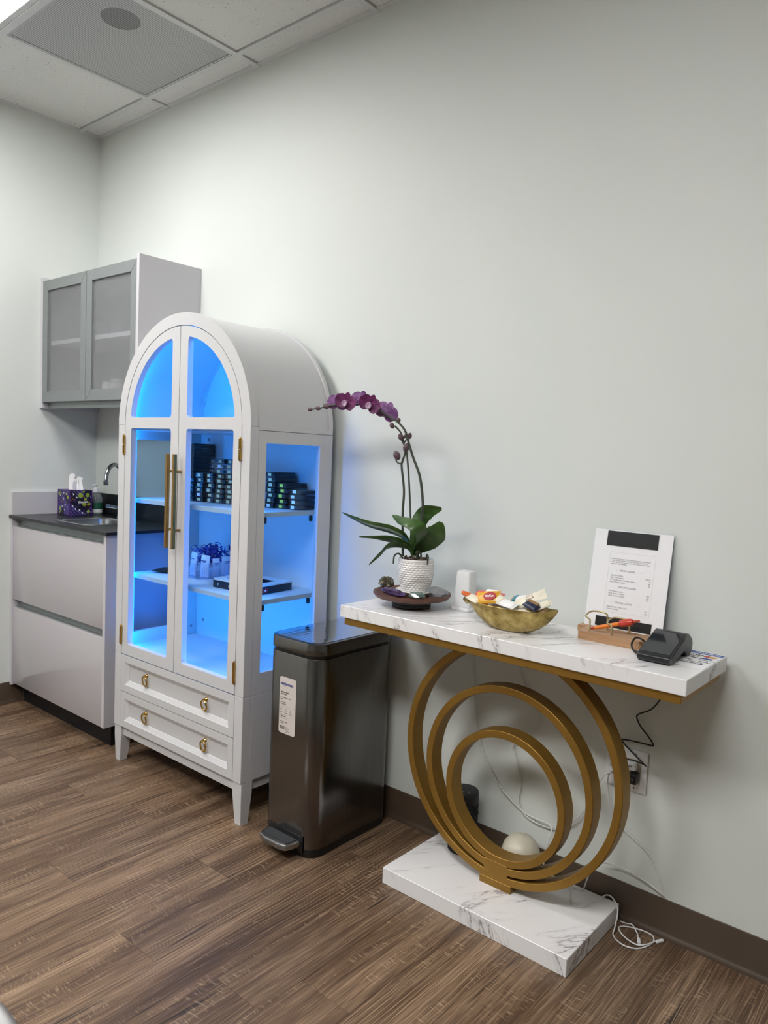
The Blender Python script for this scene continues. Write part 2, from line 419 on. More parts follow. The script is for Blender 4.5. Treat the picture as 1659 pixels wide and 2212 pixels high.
# ------------------------------------------------------------------ the room
RX, RY, RH = 7.2, -6.4, 2.743
PX, PY = 4.4, -3.2      # extent of the planks laid one by one
def struct(name, mb, m, parent=None, **k):
    o = obj(name, mb, m, parent, **k)
    if parent is None: o['kind'] = 'structure'
    return o
struct('wall_back', MB().box(-.1, RX+.1, 0, .1, 0, 2.85), M['wall'])
struct('wall_left', MB().box(-.1, 0, RY-.1, 0, 0, 2.85), M['wall'])
struct('wall_right', MB().box(RX, RX+.1, RY-.1, 0, 0, 2.85), M['wall'])
struct('wall_front', MB().box(0, RX, RY-.1, RY, 0, 2.85), M['wall'])
floor = struct('floor', MB().box(-.1, RX+.1, RY-.1, .1, -.08, -.004), M['plank'])
PW, PL = .1525, 1.22
known = {0: -.945, 2: -.63, 5: -.91}
k0 = int(math.ceil(1.465 / PW))
for k in range(-k0, int((PX-1.465)/PW) + 1):
    x0 = max(0, 1.465 + k*PW); x1 = min(PX, 1.465 + (k+1)*PW)
    if x1 - x0 < .01: continue
    j = known.get(k, -random.uniform(.15, 1.15))
    ys = [0.0]; y = j
    while y > PY: ys.append(y); y -= PL
    ys.append(PY)
    for a, b in zip(ys, ys[1:]):
        g = .0004
        obj('plank', MB().box(x0+g, x1-g, b+g, a-g, -.004, 0), M['plank'], floor, smooth=0)
def cove(name, f, length):
    prof = [(0, 0), (.013, 0), (.0125, .004), (.008, .011), (.0045, .017), (.004, .099), (.0025, .1016), (0, .1016)]
    mb = MB(); mb.loft([[f(0, d, z) for d, z in prof], [f(length, d, z) for d, z in prof]], closed=True, caps=True)
    return struct(name, mb, M['baseboard'])
cove('baseboard_back', lambda t, d, z: (.9 + t, -d, z), RX - .9)
cove('baseboard_left', lambda t, d, z: (d, RY + t, z), -RY - .36)
cove('baseboard_right', lambda t, d, z: (RX - d, RY + t, z), -RY)

# suspended ceiling: tiles and rails
ceiling = struct('ceiling', MB().box(-.1, RX+.1, RY-.1, .1, 2.85, 2.93), M['wall'])
gx = [.0] + [.576 + .61*k for k in range(11)] + [RX]
gy = [.0] + [-.1075 - .61*k for k in range(11)] + [RY]
LIGHTS = [(1, 2, 1), (4, 4, 2), (1, 5, 2)]   # (column, row, columns covered); last one is an unseen fill light, added to even the walls
cover = {(c + d, r) for c, r, n in LIGHTS for d in range(n)}
for i in range(len(gx)-1):
    for j in range(len(gy)-1):
        if (i, j) in cover or (i, j) == (1, 1): continue
        x0, x1, y1, y0 = gx[i], gx[i+1], gy[j], gy[j+1]
        if x1-x0 < .05 or y1-y0 < .03: continue
        m_ = MB().box(x0+.013, x1-.013, y0+.013, y1-.013, RH+.0005, RH+.018, .0025, 1)
        obj('tile', m_, M['tile'], ceiling)
cset = {(c + d, r) for c, r, n in LIGHTS for d in range(1, n)}
for i in range(1, len(gx)-1):
    segs = []; y = 0.0
    for j in range(len(gy)-1):
        if (i, j) in cset: continue
        obj('grid_rail', MB().box(gx[i]-.012, gx[i]+.012, gy[j+1], gy[j], RH-.006, RH+.03), M['grid'], ceiling)
for j in range(1, len(gy)-1):
    obj('grid_rail', MB().box(0, RX, gy[j]-.012, gy[j]+.012, RH-.0062, RH+.03), M['grid'], ceiling)
struct('trim_1', MB().box(0, RX, -.02, 0, RH-.004, RH+.03), M['grid'])
struct('trim_2', MB().box(0, .02, RY, -.02, RH-.004, RH+.03), M['grid'])

names_l = ['lit white ceiling troffer at the top left corner of the photo', 'lit ceiling troffer behind the camera, over the right of the room', 'unseen fill troffer added behind the camera, over the left of the room']
for (c, r, n), lb in zip(LIGHTS, names_l):
    x0, x1, y1, y0 = gx[c]+.013, gx[c+n]-.013, gy[r]-.013, gy[r+1]+.013
    t = thing('ceiling_light', ((x0+x1)/2, (y0+y1)/2, RH), lb, 'light')
    f = MB().plate([[(x0, y0), (x1, y0), (x1, y1), (x0, y1)], rrect(x0+.02, x1-.02, y0+.02, y1-.02, .004, 2)], lambda u, v: (u, v, RH-.004), (0, 0, .05))
    obj('frame', f, M['grid'], t)
    obj('diffuser', MB().box(x0+.0195, x1-.0195, y0+.0195, y1-.0195, RH+.004, RH+.012), M['diffuser'], t)
x0, x1, y1, y0 = gx[1]+.013, gx[2]-.013, gy[1]-.013, gy[2]+.013
sp = thing('ceiling_speaker_panel', (1.03, -.5, RH), 'grey perforated metal speaker panel set in the tiled ceiling', 'ceiling panel')
f = MB().plate([[(x0, y0), (x1, y0), (x1, y1), (x0, y1)], [(1.03+.068*math.cos(a*PI/18), -.5+.068*math.sin(a*PI/18)) for a in range(36)]], lambda u, v: (u, v, RH-.002), (0, 0, .003))
obj('panel', f, M['perf'], sp, smooth=0)
obj('speaker_grille', MB().lathe([(0, RH-.0012), (.0675, RH-.0012), (.0675, RH+.03), (0, RH+.03)], (1.03, -.5, 0)), M['speaker_dark'], sp, smooth=0)
for cx in (x0+.12, x1-.12): obj('clip', MB().box(cx-.006, cx+.006, y1-.010, y1+.004, RH-.008, RH-.002), M['grid'], sp)
obj('rim', MB().plate([[(x0, y0), (x1, y0), (x1, y1), (x0, y1)], [(x0+.008, y0+.008), (x1-.008, y0+.008), (x1-.008, y1-.008), (x0+.008, y1-.008)]], lambda u, v: (u, v, RH-.005), (0, 0, .003)), M['perf'], sp, smooth=0)

# ------------------------------------------------------------------ kitchenette
bc = thing('base_cabinet', (.42, -.2, 0), 'glossy white base cabinet with two wide drawers under the black counter', 'cabinet')
c = MB().box(.02, .038, -.385, -.02, .1, .882).box(.808, .826, -.385, -.02, .1, .882).box(.0385, .8075, -.03, -.02, .1, .882).box(.0385, .8075, -.385, -.0305, .1, .118).box(.0385, .8075, -.3855, -.367, .40, .60).box(.0385, .8075, -.3855, -.367, .80, .882); obj('carcass', c, M['channel'], bc)
obj('plinth', MB().box(.014, .80, -.36, -.03, 0, .0995), M['kick'], bc)
obj('end_panel', MB().box(.8265, .846, -.42, -.005, .1, .8835, .0008, 1), M['kitchen_side'], bc)
obj('filler_strip', MB().box(.0005, .019, -.424, -.02, .09, .8835, .0008, 1), M['kitchen_side'], bc)
obj('drawer_front', MB().box(.021, .825, -.418, -.386, .502, .846, .0015), M['kitchen_white'], bc)
obj('drawer_front', MB().box(.021, .825, -.418, -.386, .1, .466, .0015), M['kitchen_white'], bc)
for z0, z1 in ((.466, .502), (.846, .883)):
    g = MB().prism([(.0215, -.4, z0-.004), (.0215, -.387, z0-.004), (.0215, -.387, z1), (.0215, -.39, z1), (.0215, -.392, z0+.004), (.0215, -.4, z0+.002)], (.803, 0, 0))
    obj('finger_channel', g, M['channel'], bc)
ct = thing('countertop', (.42, -.2, .885), 'thin black stone countertop with low upstand around the sink', 'countertop')
hole = rrect(.30, .585, -.35, -.11, .05)
obj('slab', MB().plate([[(0.0005, -.43), (.86, -.43), (.86, -.001), (.0005, -.001)], hole], lambda u, v: (u, v, .8845), (0, 0, .0125)), M['counter'], ct)
obj('upstand', MB().box(.019, .86, -.013, -.0005, .8972, 1.0, .0008, 1), M['counter'], ct)
obj('side_splash', MB().box(.0005, .018, -.422, -.0005, .8972, 1.006, .0008, 1), M['kitchen_side'], ct)['label'] = 'pale grey side splash panel'
sk = thing('sink', (.44, -.23, .897), 'stainless steel sink bowl set in the black countertop', 'sink')
ri = MB(); rows = []
for off, z in ((.016, .8975), (.014, .8995), (.002, .8995), (-.004, .894), (-.012, .80), (-.03, .775), (-.10, .770)):
    rows.append([(u, v, z) for u, v in rrect(.30-off, .585+off, -.35-off, -.11+off, max(.012, .05+off*.5 if off > 0 else .05-abs(off)*.3))])
ri.loft(rows, closed=True); ri.bm.faces.new(list(ri.bm.verts)[-24:])
obj('bowl', ri, M['steel'], sk)
obj('drain', MB().lathe([(0, .7725), (.012, .7725), (.03, .7745), (.032, .7715)], (.44, -.22, 0), 20), M['chrome'], sk)
fa = thing('faucet', (.37, -.07, .897), 'grey chrome gooseneck faucet arching over the sink', 'faucet')
arc = [(.37, -.07, .9), (.37, -.07, 1.04), (.3715, -.073, 1.085), (.378, -.084, 1.12), (.391, -.105, 1.143), (.409, -.136, 1.152), (.428, -.168, 1.142), (.441, -.19, 1.115), (.4465, -.199, 1.085), (.447, -.2, 1.076)]
obj('spout', MB().tube(smooth_path(arc), .0095, 14), M['chrome'], fa)
obj('aerator', MB().lathe([(0, 1.06), (.0115, 1.06), (.0125, 1.064), (.0125, 1.078), (.010, 1.081), (0, 1.081)], (.447, -.2, 0), 20), M['chrome'], fa)
obj('base_ring', MB().lathe([(0, .8973), (.026, .8973), (.026, .905), (.018, .915), (.0, .915)], (.37, -.07, 0), 24), M['chrome'], fa)
obj('lever', MB().tube([(.37, -.07, .945), (.352, -.105, .952), (.338, -.135, .958)], [.008, .0075, .009], 12), M['chrome'], fa)

# tissue box
tb = thing('tissue_box', (.105, -.165, .897), 'purple patterned tissue cube with a white tissue standing up, on the counter', 'tissue box')
def tissue_box_mat():
    t = NT('tissue_box_print'); p = t.obj()
    v = t.add('ShaderNodeTexVoronoi'); v.inputs['Scale'].default_value = 38; t.link(t.mapping(p, (1, 1, .8)), v.inputs['Vector'])
    base = t.ramp(t.noise(p, 26, 2).outputs[0], [(.42, srgb('#17122a')), (.5, srgb('#3a2c74')), (.6, srgb('#2a1f55'))], 'CONSTANT')
    w = t.add('ShaderNodeTexWave', wave_type='BANDS', bands_direction='DIAGONAL'); w.inputs['Scale'].default_value = 34; w.inputs['Distortion'].default_value = 7; t.link(p, w.inputs['Vector'])
    lines = t.ramp(w.outputs[0], [(.86, (0, 0, 0)), (.9, (1, 1, 1))]); lm = t.ramp(t.noise(p, 20, 1).outputs[0], [(.5, (0, 0, 0)), (.52, (1, 1, 1))])
    c = t.mix(t.math('MULTIPLY', lines, lm), base, srgb('#7a6fb0'))
    c = t.mix(t.math('MULTIPLY', t.ramp(w.outputs[0], [(.80, (0, 0, 0)), (.84, (1, 1, 1))]), t.ramp(t.noise(p, 17, 1).outputs[0], [(.36, (1, 1, 1)), (.38, (0, 0, 0))])), c, srgb('#9a6a34'))
    t.link(c, t.b.inputs['Base Color']); t.b.inputs['Roughness'].default_value = .45; return t.m
M['tissue_box'] = tissue_box_mat(); M['purple'] = mat('purple_card', '#4d2372', .45, noise=.05); M['lime'] = mat('lime_print', '#8fa83a', .5, noise=.08)
bx0, bx1, by0, by1, bz0, bz1 = .05, .16, -.22, -.11, .8972, 1.019
obj('box', MB().box(bx0, bx1, by0, by1, bz0, bz1, .0015, 1), M['tissue_box'], tb)
ed = MB()
for a, b in (((bx1, by0), (bz0, bz1)), ((bx0, by0), (bz0, bz1)), ((bx1, by1), (bz0, bz1))): ed.box(a[0]-.004, a[0]+.0004, a[1]-.0004, a[1]+.004, bz0, bz1)
ed.plate([[(bx0, by0), (bx1, by0), (bx1, by1), (bx0, by1)], [(.105+.038*math.cos(a*PI/12), -.165+.03*math.sin(a*PI/12)) for a in range(24)]], lambda u, v: (u, v, bz1), (0, 0, .0006))
obj('edging', ed, M['purple'], tb)
lm = MB()
rnd = random.Random(3)
for (yy, zz, r) in ((-.165, .995, .0125), (-.13, .996, .010), (-.14, .975, .007), (-.147, .952, .009), (-.12, .953, .006), (-.125, .917, .008), (-.15, 1.012, .005)):
    lm.lathe([(0, 0), (r, 0), (r, .0004), (0, .0004)], (bx1, yy, zz), 16, rot(0, 90, 0))
for (xx, zz, r) in ((.062, 1.0, .009), (.142, .985, .008), (.07, .93, .0075), (.064, .91, .006), (.078, .918, .006)):
    lm.lathe([(0, 0), (r, 0), (r, .0004), (0, .0004)], (xx, by0, zz), 16, rot(90, 0, 0))
obj('leaf_print', lm, M['lime'], tb)['kind'] = 'stuff'
wl = MB()
for (yy, zz) in ((-.19, .93), (-.185, .985), (-.205, .945), (-.17, .925), (-.155, .91), (-.2, 1.0)):
    wl.lathe([(0, 0), (.004, 0), (.004, .0005), (0, .0005)], (bx1, yy, zz), 12, rot(0, 90, 0))
for (xx, zz) in ((.075, .99), (.1, .975), (.12, .95), (.13, 1.0), (.09, .94), (.115, .925), (.105, 1.005)):
    wl.lathe([(0, 0), (.004, 0), (.004, .0005), (0, .0005)], (xx, by0, zz), 12, rot(90, 0, 0))
obj('dot_print', wl, M['white_plastic'], tb)['kind'] = 'stuff'
text('Kleenex', .0155, (bx1+.0008, -.178, .957), (0, 1, .06), (0, -.06, 1), M['paper'], tb, bold=.0004)
ts = MB()
for (cx, cy, h, ph) in ((.092, -.172, .092, .9), (.112, -.16, .070, 1.3), (.122, -.150, .078, .6), (.105, -.165, .066, 2.4)):
    rows = []
    for i in range(7):
        q = i/6; wd = .034*(1-q*.62)
        rows.append([(cx + (u-.5)*wd*2*math.cos(ph) + .006*math.sin(5*u+3*q+ph), cy + (u-.5)*wd*2*math.sin(ph)*.7 + .008*math.sin(9*u+ph*2), bz1 + h*q*(1-.25*abs(u-.5)*2) - .012) for u in [k/8 for k in range(9)]])
    ts.loft(rows)
obj('tissue', ts, M['tissue'], tb, smooth=60)

# soap bottle
sb = thing('soap_bottle', (.11, -.06, .897), 'clear hand soap bottle with green label and white pump, behind the tissue box', 'soap bottle')
M['soap'] = mat('clear_soap', '#b9c4c4', .05, trans=.75, ior=1.33); M['green'] = mat('green_label', '#1f5a3f', .4, noise=.05)
prof = [(0, .8972), (.031, .8972), (.034, .901), (.034, .965), (.032, .98), (.025, .995), (.014, 1.004), (.013, 1.008), (0, 1.008)]
obj('bottle', MB().lathe(prof, (.11, -.06, 0), 28), M['soap'], sb)
obj('white_label', MB().lathe([(.0343, .908), (.0346, .908), (.0346, .925), (.0343, .925)], (.11, -.06, 0), 28), M['white_plastic'], sb)
obj('green_label', MB().lathe([(.0343, .9255), (.0346, .9255), (.0346, .956), (.0343, .956)], (.11, -.06, 0), 28), M['green'], sb)
obj('pump', MB().lathe([(0, 1.006), (.0145, 1.006), (.0145, 1.023), (.006, 1.026), (.006, 1.038), (.012, 1.04), (.012, 1.046), (0, 1.047)], (.11, -.06, 0), 20).box(.085, .115, -.066, -.054, 1.039, 1.046, .002), M['white_plastic'], sb)

# wall cabinet
wc = thing('wall_cabinet', (.42, -.15, 1.4), 'wall cabinet with two frosted glass doors in grey aluminium frames', 'wall cabinet')
UX, UY, U0, U1 = .828, -.272, 1.43, 1.99
cs = MB().box(.026, UX, UY, -.012, U0, U0+.018).box(.026, UX, UY, -.012, U1-.016, U1).box(.026, UX, -.018, -.002, U0, U1).box(.026, .042, UY, -.018, U0+.018, U1-.016)
obj('carcass', cs, M['kitchen_side'], wc)
obj('shelf', MB().box(.043, UX-.001, UY+.002, -.019, 1.695, 1.713), M['paper'], wc)
obj('end_panel', MB().box(UX+.0005, UX+.019, -.297, -.0005, 1.402, 2.006, .0008, 1), M['kitchen_side'], wc)
obj('filler_strip', MB().box(.0005, .0255, -.290, -.0005, 1.402, 2.008, .0008, 1), M['kitchen_side'], wc)
obj('bottom_rail', MB().box(.026, UX, -.262, -.245, 1.402, U0-.001), M['channel'], wc)
for k, (a, b) in enumerate(((.0275, .4255), (.4285, .8265))):
    fr = MB().plate([[(a, U0+.001), (b, U0+.001), (b, U1), (a, U1)], [(a+.046, U0+.048), (b-.046, U0+.048), (b-.046, U1-.046), (a+.046, U1-.046)]], lambda u, v: (u, -.292, v), (0, .019, 0))
    d = obj('door_frame', fr, M['alu'], wc)
    obj('glass_pane', MB().box(a+.0445, b-.0445, -.284, -.280, U0+.0465, U1-.0445), M['frosted'], d)
    for (px, pz, qx, qz) in ((a, U1, a+.046, U1-.046), (b, U1, b-.046, U1-.046), (a, U0+.001, a+.046, U0+.048), (b, U0+.001, b-.046, U0+.048)):
        obj('mitre_joint', MB().tube([(px, -.2921, pz), (qx, -.2921, qz)], .0007, 4), M['channel'], d)
M['pink'] = mat('pink_plastic', '#c98aa0', .5)
t = thing('storage_tub', (.70, -.19, U0+.018), 'pink storage jar dimly seen behind the right frosted door', 'jar')
obj('jar', MB().lathe([(0, .0003), (.04, .0003), (.042, .01), (.042, .13), (.03, .15), (0, .15)], wloc(t), 24), M['pink'], t)
for i, (x, r, h, lb) in enumerate(((.60, .03, .075, 'small white jar behind the frosted glass, left of the pink jar'), (.53, .028, .065, 'leftmost small white jar behind the right frosted door'), (.785, .03, .08, 'small white jar behind the frosted glass, right of the pink jar'))):
    t = thing('white_jar', (x, -.238, U0+.018), lb, 'jar', 'white jars inside the wall cabinet')
    obj('jar', MB().lathe([(0, .0003), (r, .0003), (r, h*.75), (r*.8, h*.8), (0, h*.8)], wloc(t), 20), M['white_plastic'], t)
    obj('lid', MB().lathe([(0, h*.8005), (r*.9, h*.8005), (r*.9, h), (0, h)], wloc(t), 20), M['white_plastic'], t)
t = thing('white_box', (.37, -.2, 1.713), 'small white carton on the shelf behind the left frosted door', 'box')
obj('carton', MB().box(.345, .395, -.235, -.165, 1.7133, 1.79, .001, 1), M['paper'], t)

# ------------------------------------------------------------------ arched display cabinet
ac = thing('display_cabinet', (1.315, -.22, 0), 'white arched display cabinet with glass doors and blue lighting inside', 'cabinet')
XL, XR, CX, ZS = .925, 1.705, 1.315, 1.32
YF, YB = -.42, -.045
W = M['cabinet']
for sx, sy in ((0, 0), (1, 0), (0, 1), (1, 1)):
    x = XL if sx == 0 else XR; y = YF+.004 if sy == 0 else YB; dx = 1 if sx == 0 else -1; dy = 1 if sy == 0 else -1
    rows = [[(x+dx*a, y+dy*b, z) for a, b in ((i, i), (w, i), (w, w), (i, w))] for z, w, i in ((0, .034, .004), (.10, .045, .0), (.145, .046, .0))]
    obj('leg', MB().loft(rows, closed=True, caps=True), W, ac, smooth=0)
obj('apron', MB().box(XL+.047, XR-.047, -.406, -.39, .107, .1445, .001, 1), W, ac)
obj('apron', MB().box(XL+.012, XL+.028, -.368, -.092, .107, .1445, .001, 1), W, ac)
obj('apron', MB().box(XR-.028, XR-.012, -.368, -.092, .107, .1445, .001, 1), W, ac)
# body shell
def stile(x0, x1, z0, z1): return MB().box(x0, x1, YF, -.385, z0, z1, .0012, 1)
for x0 in (XL, XR-.043):
    obj('stile', stile(x0, x0+.043, .1455, .4345), W, ac); obj('stile', stile(x0, x0+.043, .4355, ZS-.0005), W, ac)
obj('bottom_board', MB().box(XL+.02, XR-.02, -.384, YB, .146, .160), M['cab_inner'], ac)
obj('cabinet_floor', MB().box(XL+.0185, XR-.0185, -.384, YB-.008, .44, .455), M['cab_inner'], ac)
obj('top_board', MB().box(XL+.0185, XR-.0185, -.384, YB-.008, 1.302, ZS-.001), M['cab_inner'], ac)
obj('back_panel', MB().box(XL+.0185, CX-.0008, YB-.0075, YB, .161, ZS), M['cab_inner'], ac)
obj('back_panel', MB().box(CX+.0008, XR-.0185, YB-.0075, YB, .161, ZS), M['cab_inner'], ac)
for x0, nm in ((XL, 'l'), (XR-.018, 'r')):
    obj('lower_side', MB().box(x0, x0+.018, -.3845, YB, .1455, .4345, .0008, 1), W, ac)
    win = [(-.352, .506), (-.106, .506), (-.106, 1.268), (-.352, 1.268)]
    s_ = obj('side_panel', MB().plate([[(-.3845, .4355), (YB, .4355), (YB, ZS-.0125), (-.3845, ZS-.0125)], win], lambda u, v: (x0, u, v), (.018, 0, 0)), W, ac)
    obj('side_rail', MB().box(x0-.0002, x0+.0182, -.3845, YB, ZS-.0112, ZS+.0012, .0008, 1), W, ac)
    obj('glass_pane', MB().box(x0+.006, x0+.010, -.3515, -.1065, .5065, 1.2675), M['glass'], s_)
for z1 in (1.040, .746): obj('shelf', MB().box(XL+.02, XR-.02, -.372, YB-.0085, z1-.016, z1, .0006, 1), M['cab_inner'], ac)
for z in (1.0145, .7205):
    for y in (-.33, -.118): obj('shelf_pin', MB().box(XR-.0285, XR-.0185, y-.006, y+.006, z-.012, z+.009, .003), M['black_plastic'], ac)
for x, y, z in ((1.0, YB-.0085, 1.28), (.99, YB-.0085, .52)): obj('screw_cap', MB().lathe([(0, 0), (.006, 0), (.006, .001), (0, .001)], (x, y, z), 14, rot(90, 0, 0)), M['alu'], ac)
for y, z in ((-.36, 1.285), (-.08, .49), (-.36, .475)): obj('screw_cap', MB().lathe([(0, 0), (.006, 0), (.006, .001), (0, .001)], (XL+.0182, y, z), 14, rot(0, 90, 0)), M['alu'], ac)
# arch: front frame, barrel and back rim
def arcpts(r, a0, a1, n): return [(CX + r*math.cos(math.radians(a0+(a1-a0)*i/n)), ZS + r*math.sin(math.radians(a0+(a1-a0)*i/n))) for i in range(n+1)]
RO, RI = .390, .347
obj('arch_frame', MB().plate([arcpts(RO, 0, 180, 48) + arcpts(RI, 180, 0, 48)], lambda u, v: (u, YF, v), (0, .03, 0)), W, ac)
obj('barrel_top', MB().plate([arcpts(RO-.007, 0, 180, 48) + arcpts(RO-.022, 180, 0, 48)], lambda u, v: (u, -.3895, v), (0, .3295, 0)), W, ac)
obj('arch_rim', MB().plate([arcpts(RO, 0, 180, 48) + arcpts(RO-.03, 180, 0, 48)], lambda u, v: (u, -.0595, v), (0, .0145, 0)), W, ac)
obj('arch_back', MB().plate([arcpts(RO-.0305, 0, 180, 48)], lambda u, v: (u, -.056, v), (0, .008, 0)), M['cab_inner'], ac)
# doors
def door(side):
    s = 1 if side else -1
    e, g = RI-.003, .0017
    fx = lambda u: CX + s*u
    ae = [(e*math.cos(a), ZS+e*math.sin(a)) for a in [math.acos(g/e)*k/24 for k in range(25)]]
    outer = [(g, .4375), (e, .4375)] + ae
    lo = rrect(.046, .304, .478, 1.308, .010, 3)
    r2 = .309
    a0 = math.asin((1.348-ZS)/r2); a1 = math.acos(.046/r2)
    up = [(.054, 1.348), (r2*math.cos(a0)-.006, 1.348)] + [(r2*math.cos(a), ZS+r2*math.sin(a)) for a in [a0+.02+(a1-a0-.045)*k/20 for k in range(21)]] + [(.05, ZS+r2*math.sin(a1)-.004), (.046, ZS+r2*math.sin(a1)-.012), (.046, 1.356)]
    d = obj('door', MB().plate([outer, lo, up], lambda u, v: (fx(u), YF+.0005, v), (0, .022, 0)), W, ac)
    obj('glass_pane', MB().plate([rrect(.042, .308, .474, 1.312, .010, 3)], lambda u, v: (fx(u), YF+.0232, v), (0, .003, 0)), M['glass'], d)
    obj('glass_pane', MB().plate([[(.04, 1.344), (.312, 1.344)] + [(.314*math.cos(a), ZS+.314*math.sin(a)) for a in [.09+(1.44-.09)*k/20 for k in range(21)]]], lambda u, v: (fx(u), YF+.0232, v), (0, .003, 0)), M['glass'], d)
    hx = CX + s*.0205
    hb = MB().box(hx-.006, hx+.006, -.453, -.441, .887, 1.219, .0008, 1)
    for z in (.952, 1.158): hb.tube([(hx, -.447, z), (hx, YF, z)], .0045, 10)
    obj('handle', hb, M['old_brass'], d)
    for z in (.512, 1.245):
        x = CX + s*.345
        hg = MB().tube([(x, YF-.004, z-.034), (x, YF-.004, z-.001)], .0055, 10).tube([(x, YF-.004, z+.001), (x, YF-.004, z+.034)], .0055, 10).tube([(x, YF-.004, z-.039), (x, YF-.004, z-.034)], [.0025, .0045], 10).tube([(x, YF-.004, z+.034), (x, YF-.004, z+.039)], [.0045, .0025], 10)
        obj('hinge', hg, M['brass'], d)
door(0); door(1)
def drawer(z0, z1):
    x0, x1 = XL+.0445, XR-.0445
    mb = MB(); lv = [(0, YF+.012), (0, YF), (.027, YF), (.0285, YF+.002), (.043, YF+.010), (.0445, YF+.0125), (.049, YF+.0125)]
    rows = [[(x0+i, y, z0+i), (x1-i, y, z0+i), (x1-i, y, z1-i), (x0+i, y, z1-i)] for i, y in lv]
    mb.loft(rows, closed=True); mb.bm.faces.new(list(mb.bm.verts)[-4:]); mb.bm.faces.new(list(mb.bm.verts)[:4])
    mb.box(x0+.02, x1-.02, YF+.013, -.07, z0+.02, z1-.02)
    d = obj('drawer', mb, W, ac, smooth=0)
    zc = (z0+z1)/2 + .012
    for x in (CX-.183, CX+.183):
        r = MB().tube([(x + .0145*math.sin(a*PI/12), YF+.001-.003*math.cos(a*PI/12), zc-.014+.0185*math.cos(a*PI/12)) for a in range(24)], .0032, 10, closed=True)
        r.lathe([(0, 0), (.0075, 0), (.0075, .003), (.004, .008), (.0045, .016), (0, .017)], (x, YF+.0125, zc+.006), 14, rot(90, 0, 0))
        obj('ring_pull', r, M['brass'], d)
drawer(.1475, .2875); drawer(.2905, .4335)
# blue light strips behind the face frame
def strip(mb): return obj('led_strip', mb, M['led'], ac)
strip(MB().box(XL+.022, XL+.028, -.383, -.376, .462, 1.015)); strip(MB().box(XL+.022, XL+.028, -.383, -.376, 1.045, 1.298))
strip(MB().box(XR-.028, XR-.022, -.383, -.376, .462, 1.015)); strip(MB().box(XR-.028, XR-.022, -.383, -.376, 1.045, 1.298))
strip(MB().box(XL+.06, XR-.06, -.383, -.377, .4555, .460))
strip(MB().plate([arcpts(.365, 4, 176, 40) + arcpts(.359, 176, 4, 40)], lambda u, v: (u, -.385, v), (0, .006, 0)))

# ---- things in the display cabinet
M['case_black'] = mat('black_case', '#1c1d20', .35, noise=.06); M['case_inner'] = mat('grey_inlay', '#3a3d43', .5)
M['tag_yellow'] = mat('cream_label', '#d9d3a6', .6); M['tag_white'] = mat('white_label', '#e8eaf0', .6); M['tag_lime'] = mat('lime_label', '#c9cf4a', .6)
CW, CD, CH = .046, .105, .0185
def case_proto(kind, tagm):
    t = bpy.data.objects.new('lash_case', None); col.objects.link(t); t.empty_display_size = .02; t['category'] = 'case'
    if kind == 'clear':
        obj('tray', MB().box(-CW/2+.004, CW/2-.004, .012, CD-.002, .001, CH-.006), M['case_black'], t, local=True)
        rows = [[(-CW/2+i, .0, z), (CW/2-i, .0, z), (CW/2-i, CD, z), (-CW/2+i, CD, z)] for z, i in ((.0004, .004), (.008, 0), (CH-.0008, .004))]
        obj('cover', MB().loft(rows, closed=True, caps=True), M['clear_plastic'], t, local=True, smooth=0)
    else:
        obj('tray', MB().box(-CW/2, CW/2, 0, CD, .0003, .0105, .0012, 1), M['case_black'], t, local=True)
        obj('cover', MB().box(-CW/2+.0008, CW/2-.0008, .0008, CD-.0008, .0108, CH-.0004, .0012, 1), M['case_black'], t, local=True)
    obj('sticker', MB().box(-.0085, .0085, -.0009, -.0002, .004, .0145), tagm, t, local=True)
    return t
ORD = ['lowest', 'second', 'third', 'fourth', 'fifth', 'sixth', 'seventh', 'eighth', 'ninth', 'tenth', 'eleventh', 'twelfth']
protos = {}
def case(kind, tagm, x, y, z, label, rz=0, group='stacked lash cases on the upper shelf'):
    key = (kind, tagm)
    if key not in protos: o = protos[key] = case_proto(kind, M[tagm])
    else: o = copy_tree(protos[key])
    o.location = (x, y, z); o.rotation_euler = (0, 0, rz); o['label'] = label; o['group'] = group
ZSH = 1.0403
cols = [  # x, y, kind, tags bottom to top, description of the stack
    (1.153, -.262, 'clear', ['tag_white']*5, 'first stack from the door gap'),
    (1.201, -.245, 'black', ['tag_yellow', 'tag_white'] + ['tag_yellow']*4, 'second stack from the door gap'),
    (1.249, -.234, 'black', ['tag_yellow']*6, 'third stack from the door gap'),
    (1.299, -.226, 'clear', ['tag_yellow']*7 + ['tag_white'], 'fourth stack from the door gap'),
    (1.349, -.218, 'clear', ['tag_yellow']*8, 'fifth stack from the door gap'),
    (1.532, -.180, 'black', ['tag_white'] + ['tag_yellow']*6, 'first stack in the side window'),
    (1.588, -.176, 'clear', ['tag_lime']*4, 'middle stack in the side window'),
    (1.642, -.168, 'clear', ['tag_white']*4, 'right stack in the side window'),
]
CN = {'tag_white': 'white', 'tag_yellow': 'cream', 'tag_lime': 'lime'}
for x, y, kind, tags, desc in cols:
    for k, tg in enumerate(tags):
        jx = random.uniform(-.0022, .0022); jy = random.uniform(-.004, .004)
        pos_ = 'lowest' if k == 0 else ORD[k] + ' from below'
        case(kind, tg, x+jx, y+jy, ZSH + k*CH, f'{"clear" if kind == "clear" else "black"} lash case, {CN[tg]} sticker, {pos_}, {desc}', random.uniform(-.03, .03))
case('black', 'tag_lime', 1.588, -.176, ZSH + 4*CH, 'black lash case with lime sticker on the middle stack in the side window')
for k in range(3): case('clear', 'tag_white', 1.235 + .004*k, -.206, ZSH + (6+k)*CH, f'clear lash case turned sideways, {("lowest", "middle", "top")[k]} of the three on the third stack', math.radians(-78))
case('black', 'tag_yellow', 1.30, -.224, ZSH + 8*CH, 'black lash case on top of the fourth stack from the door gap', .02)
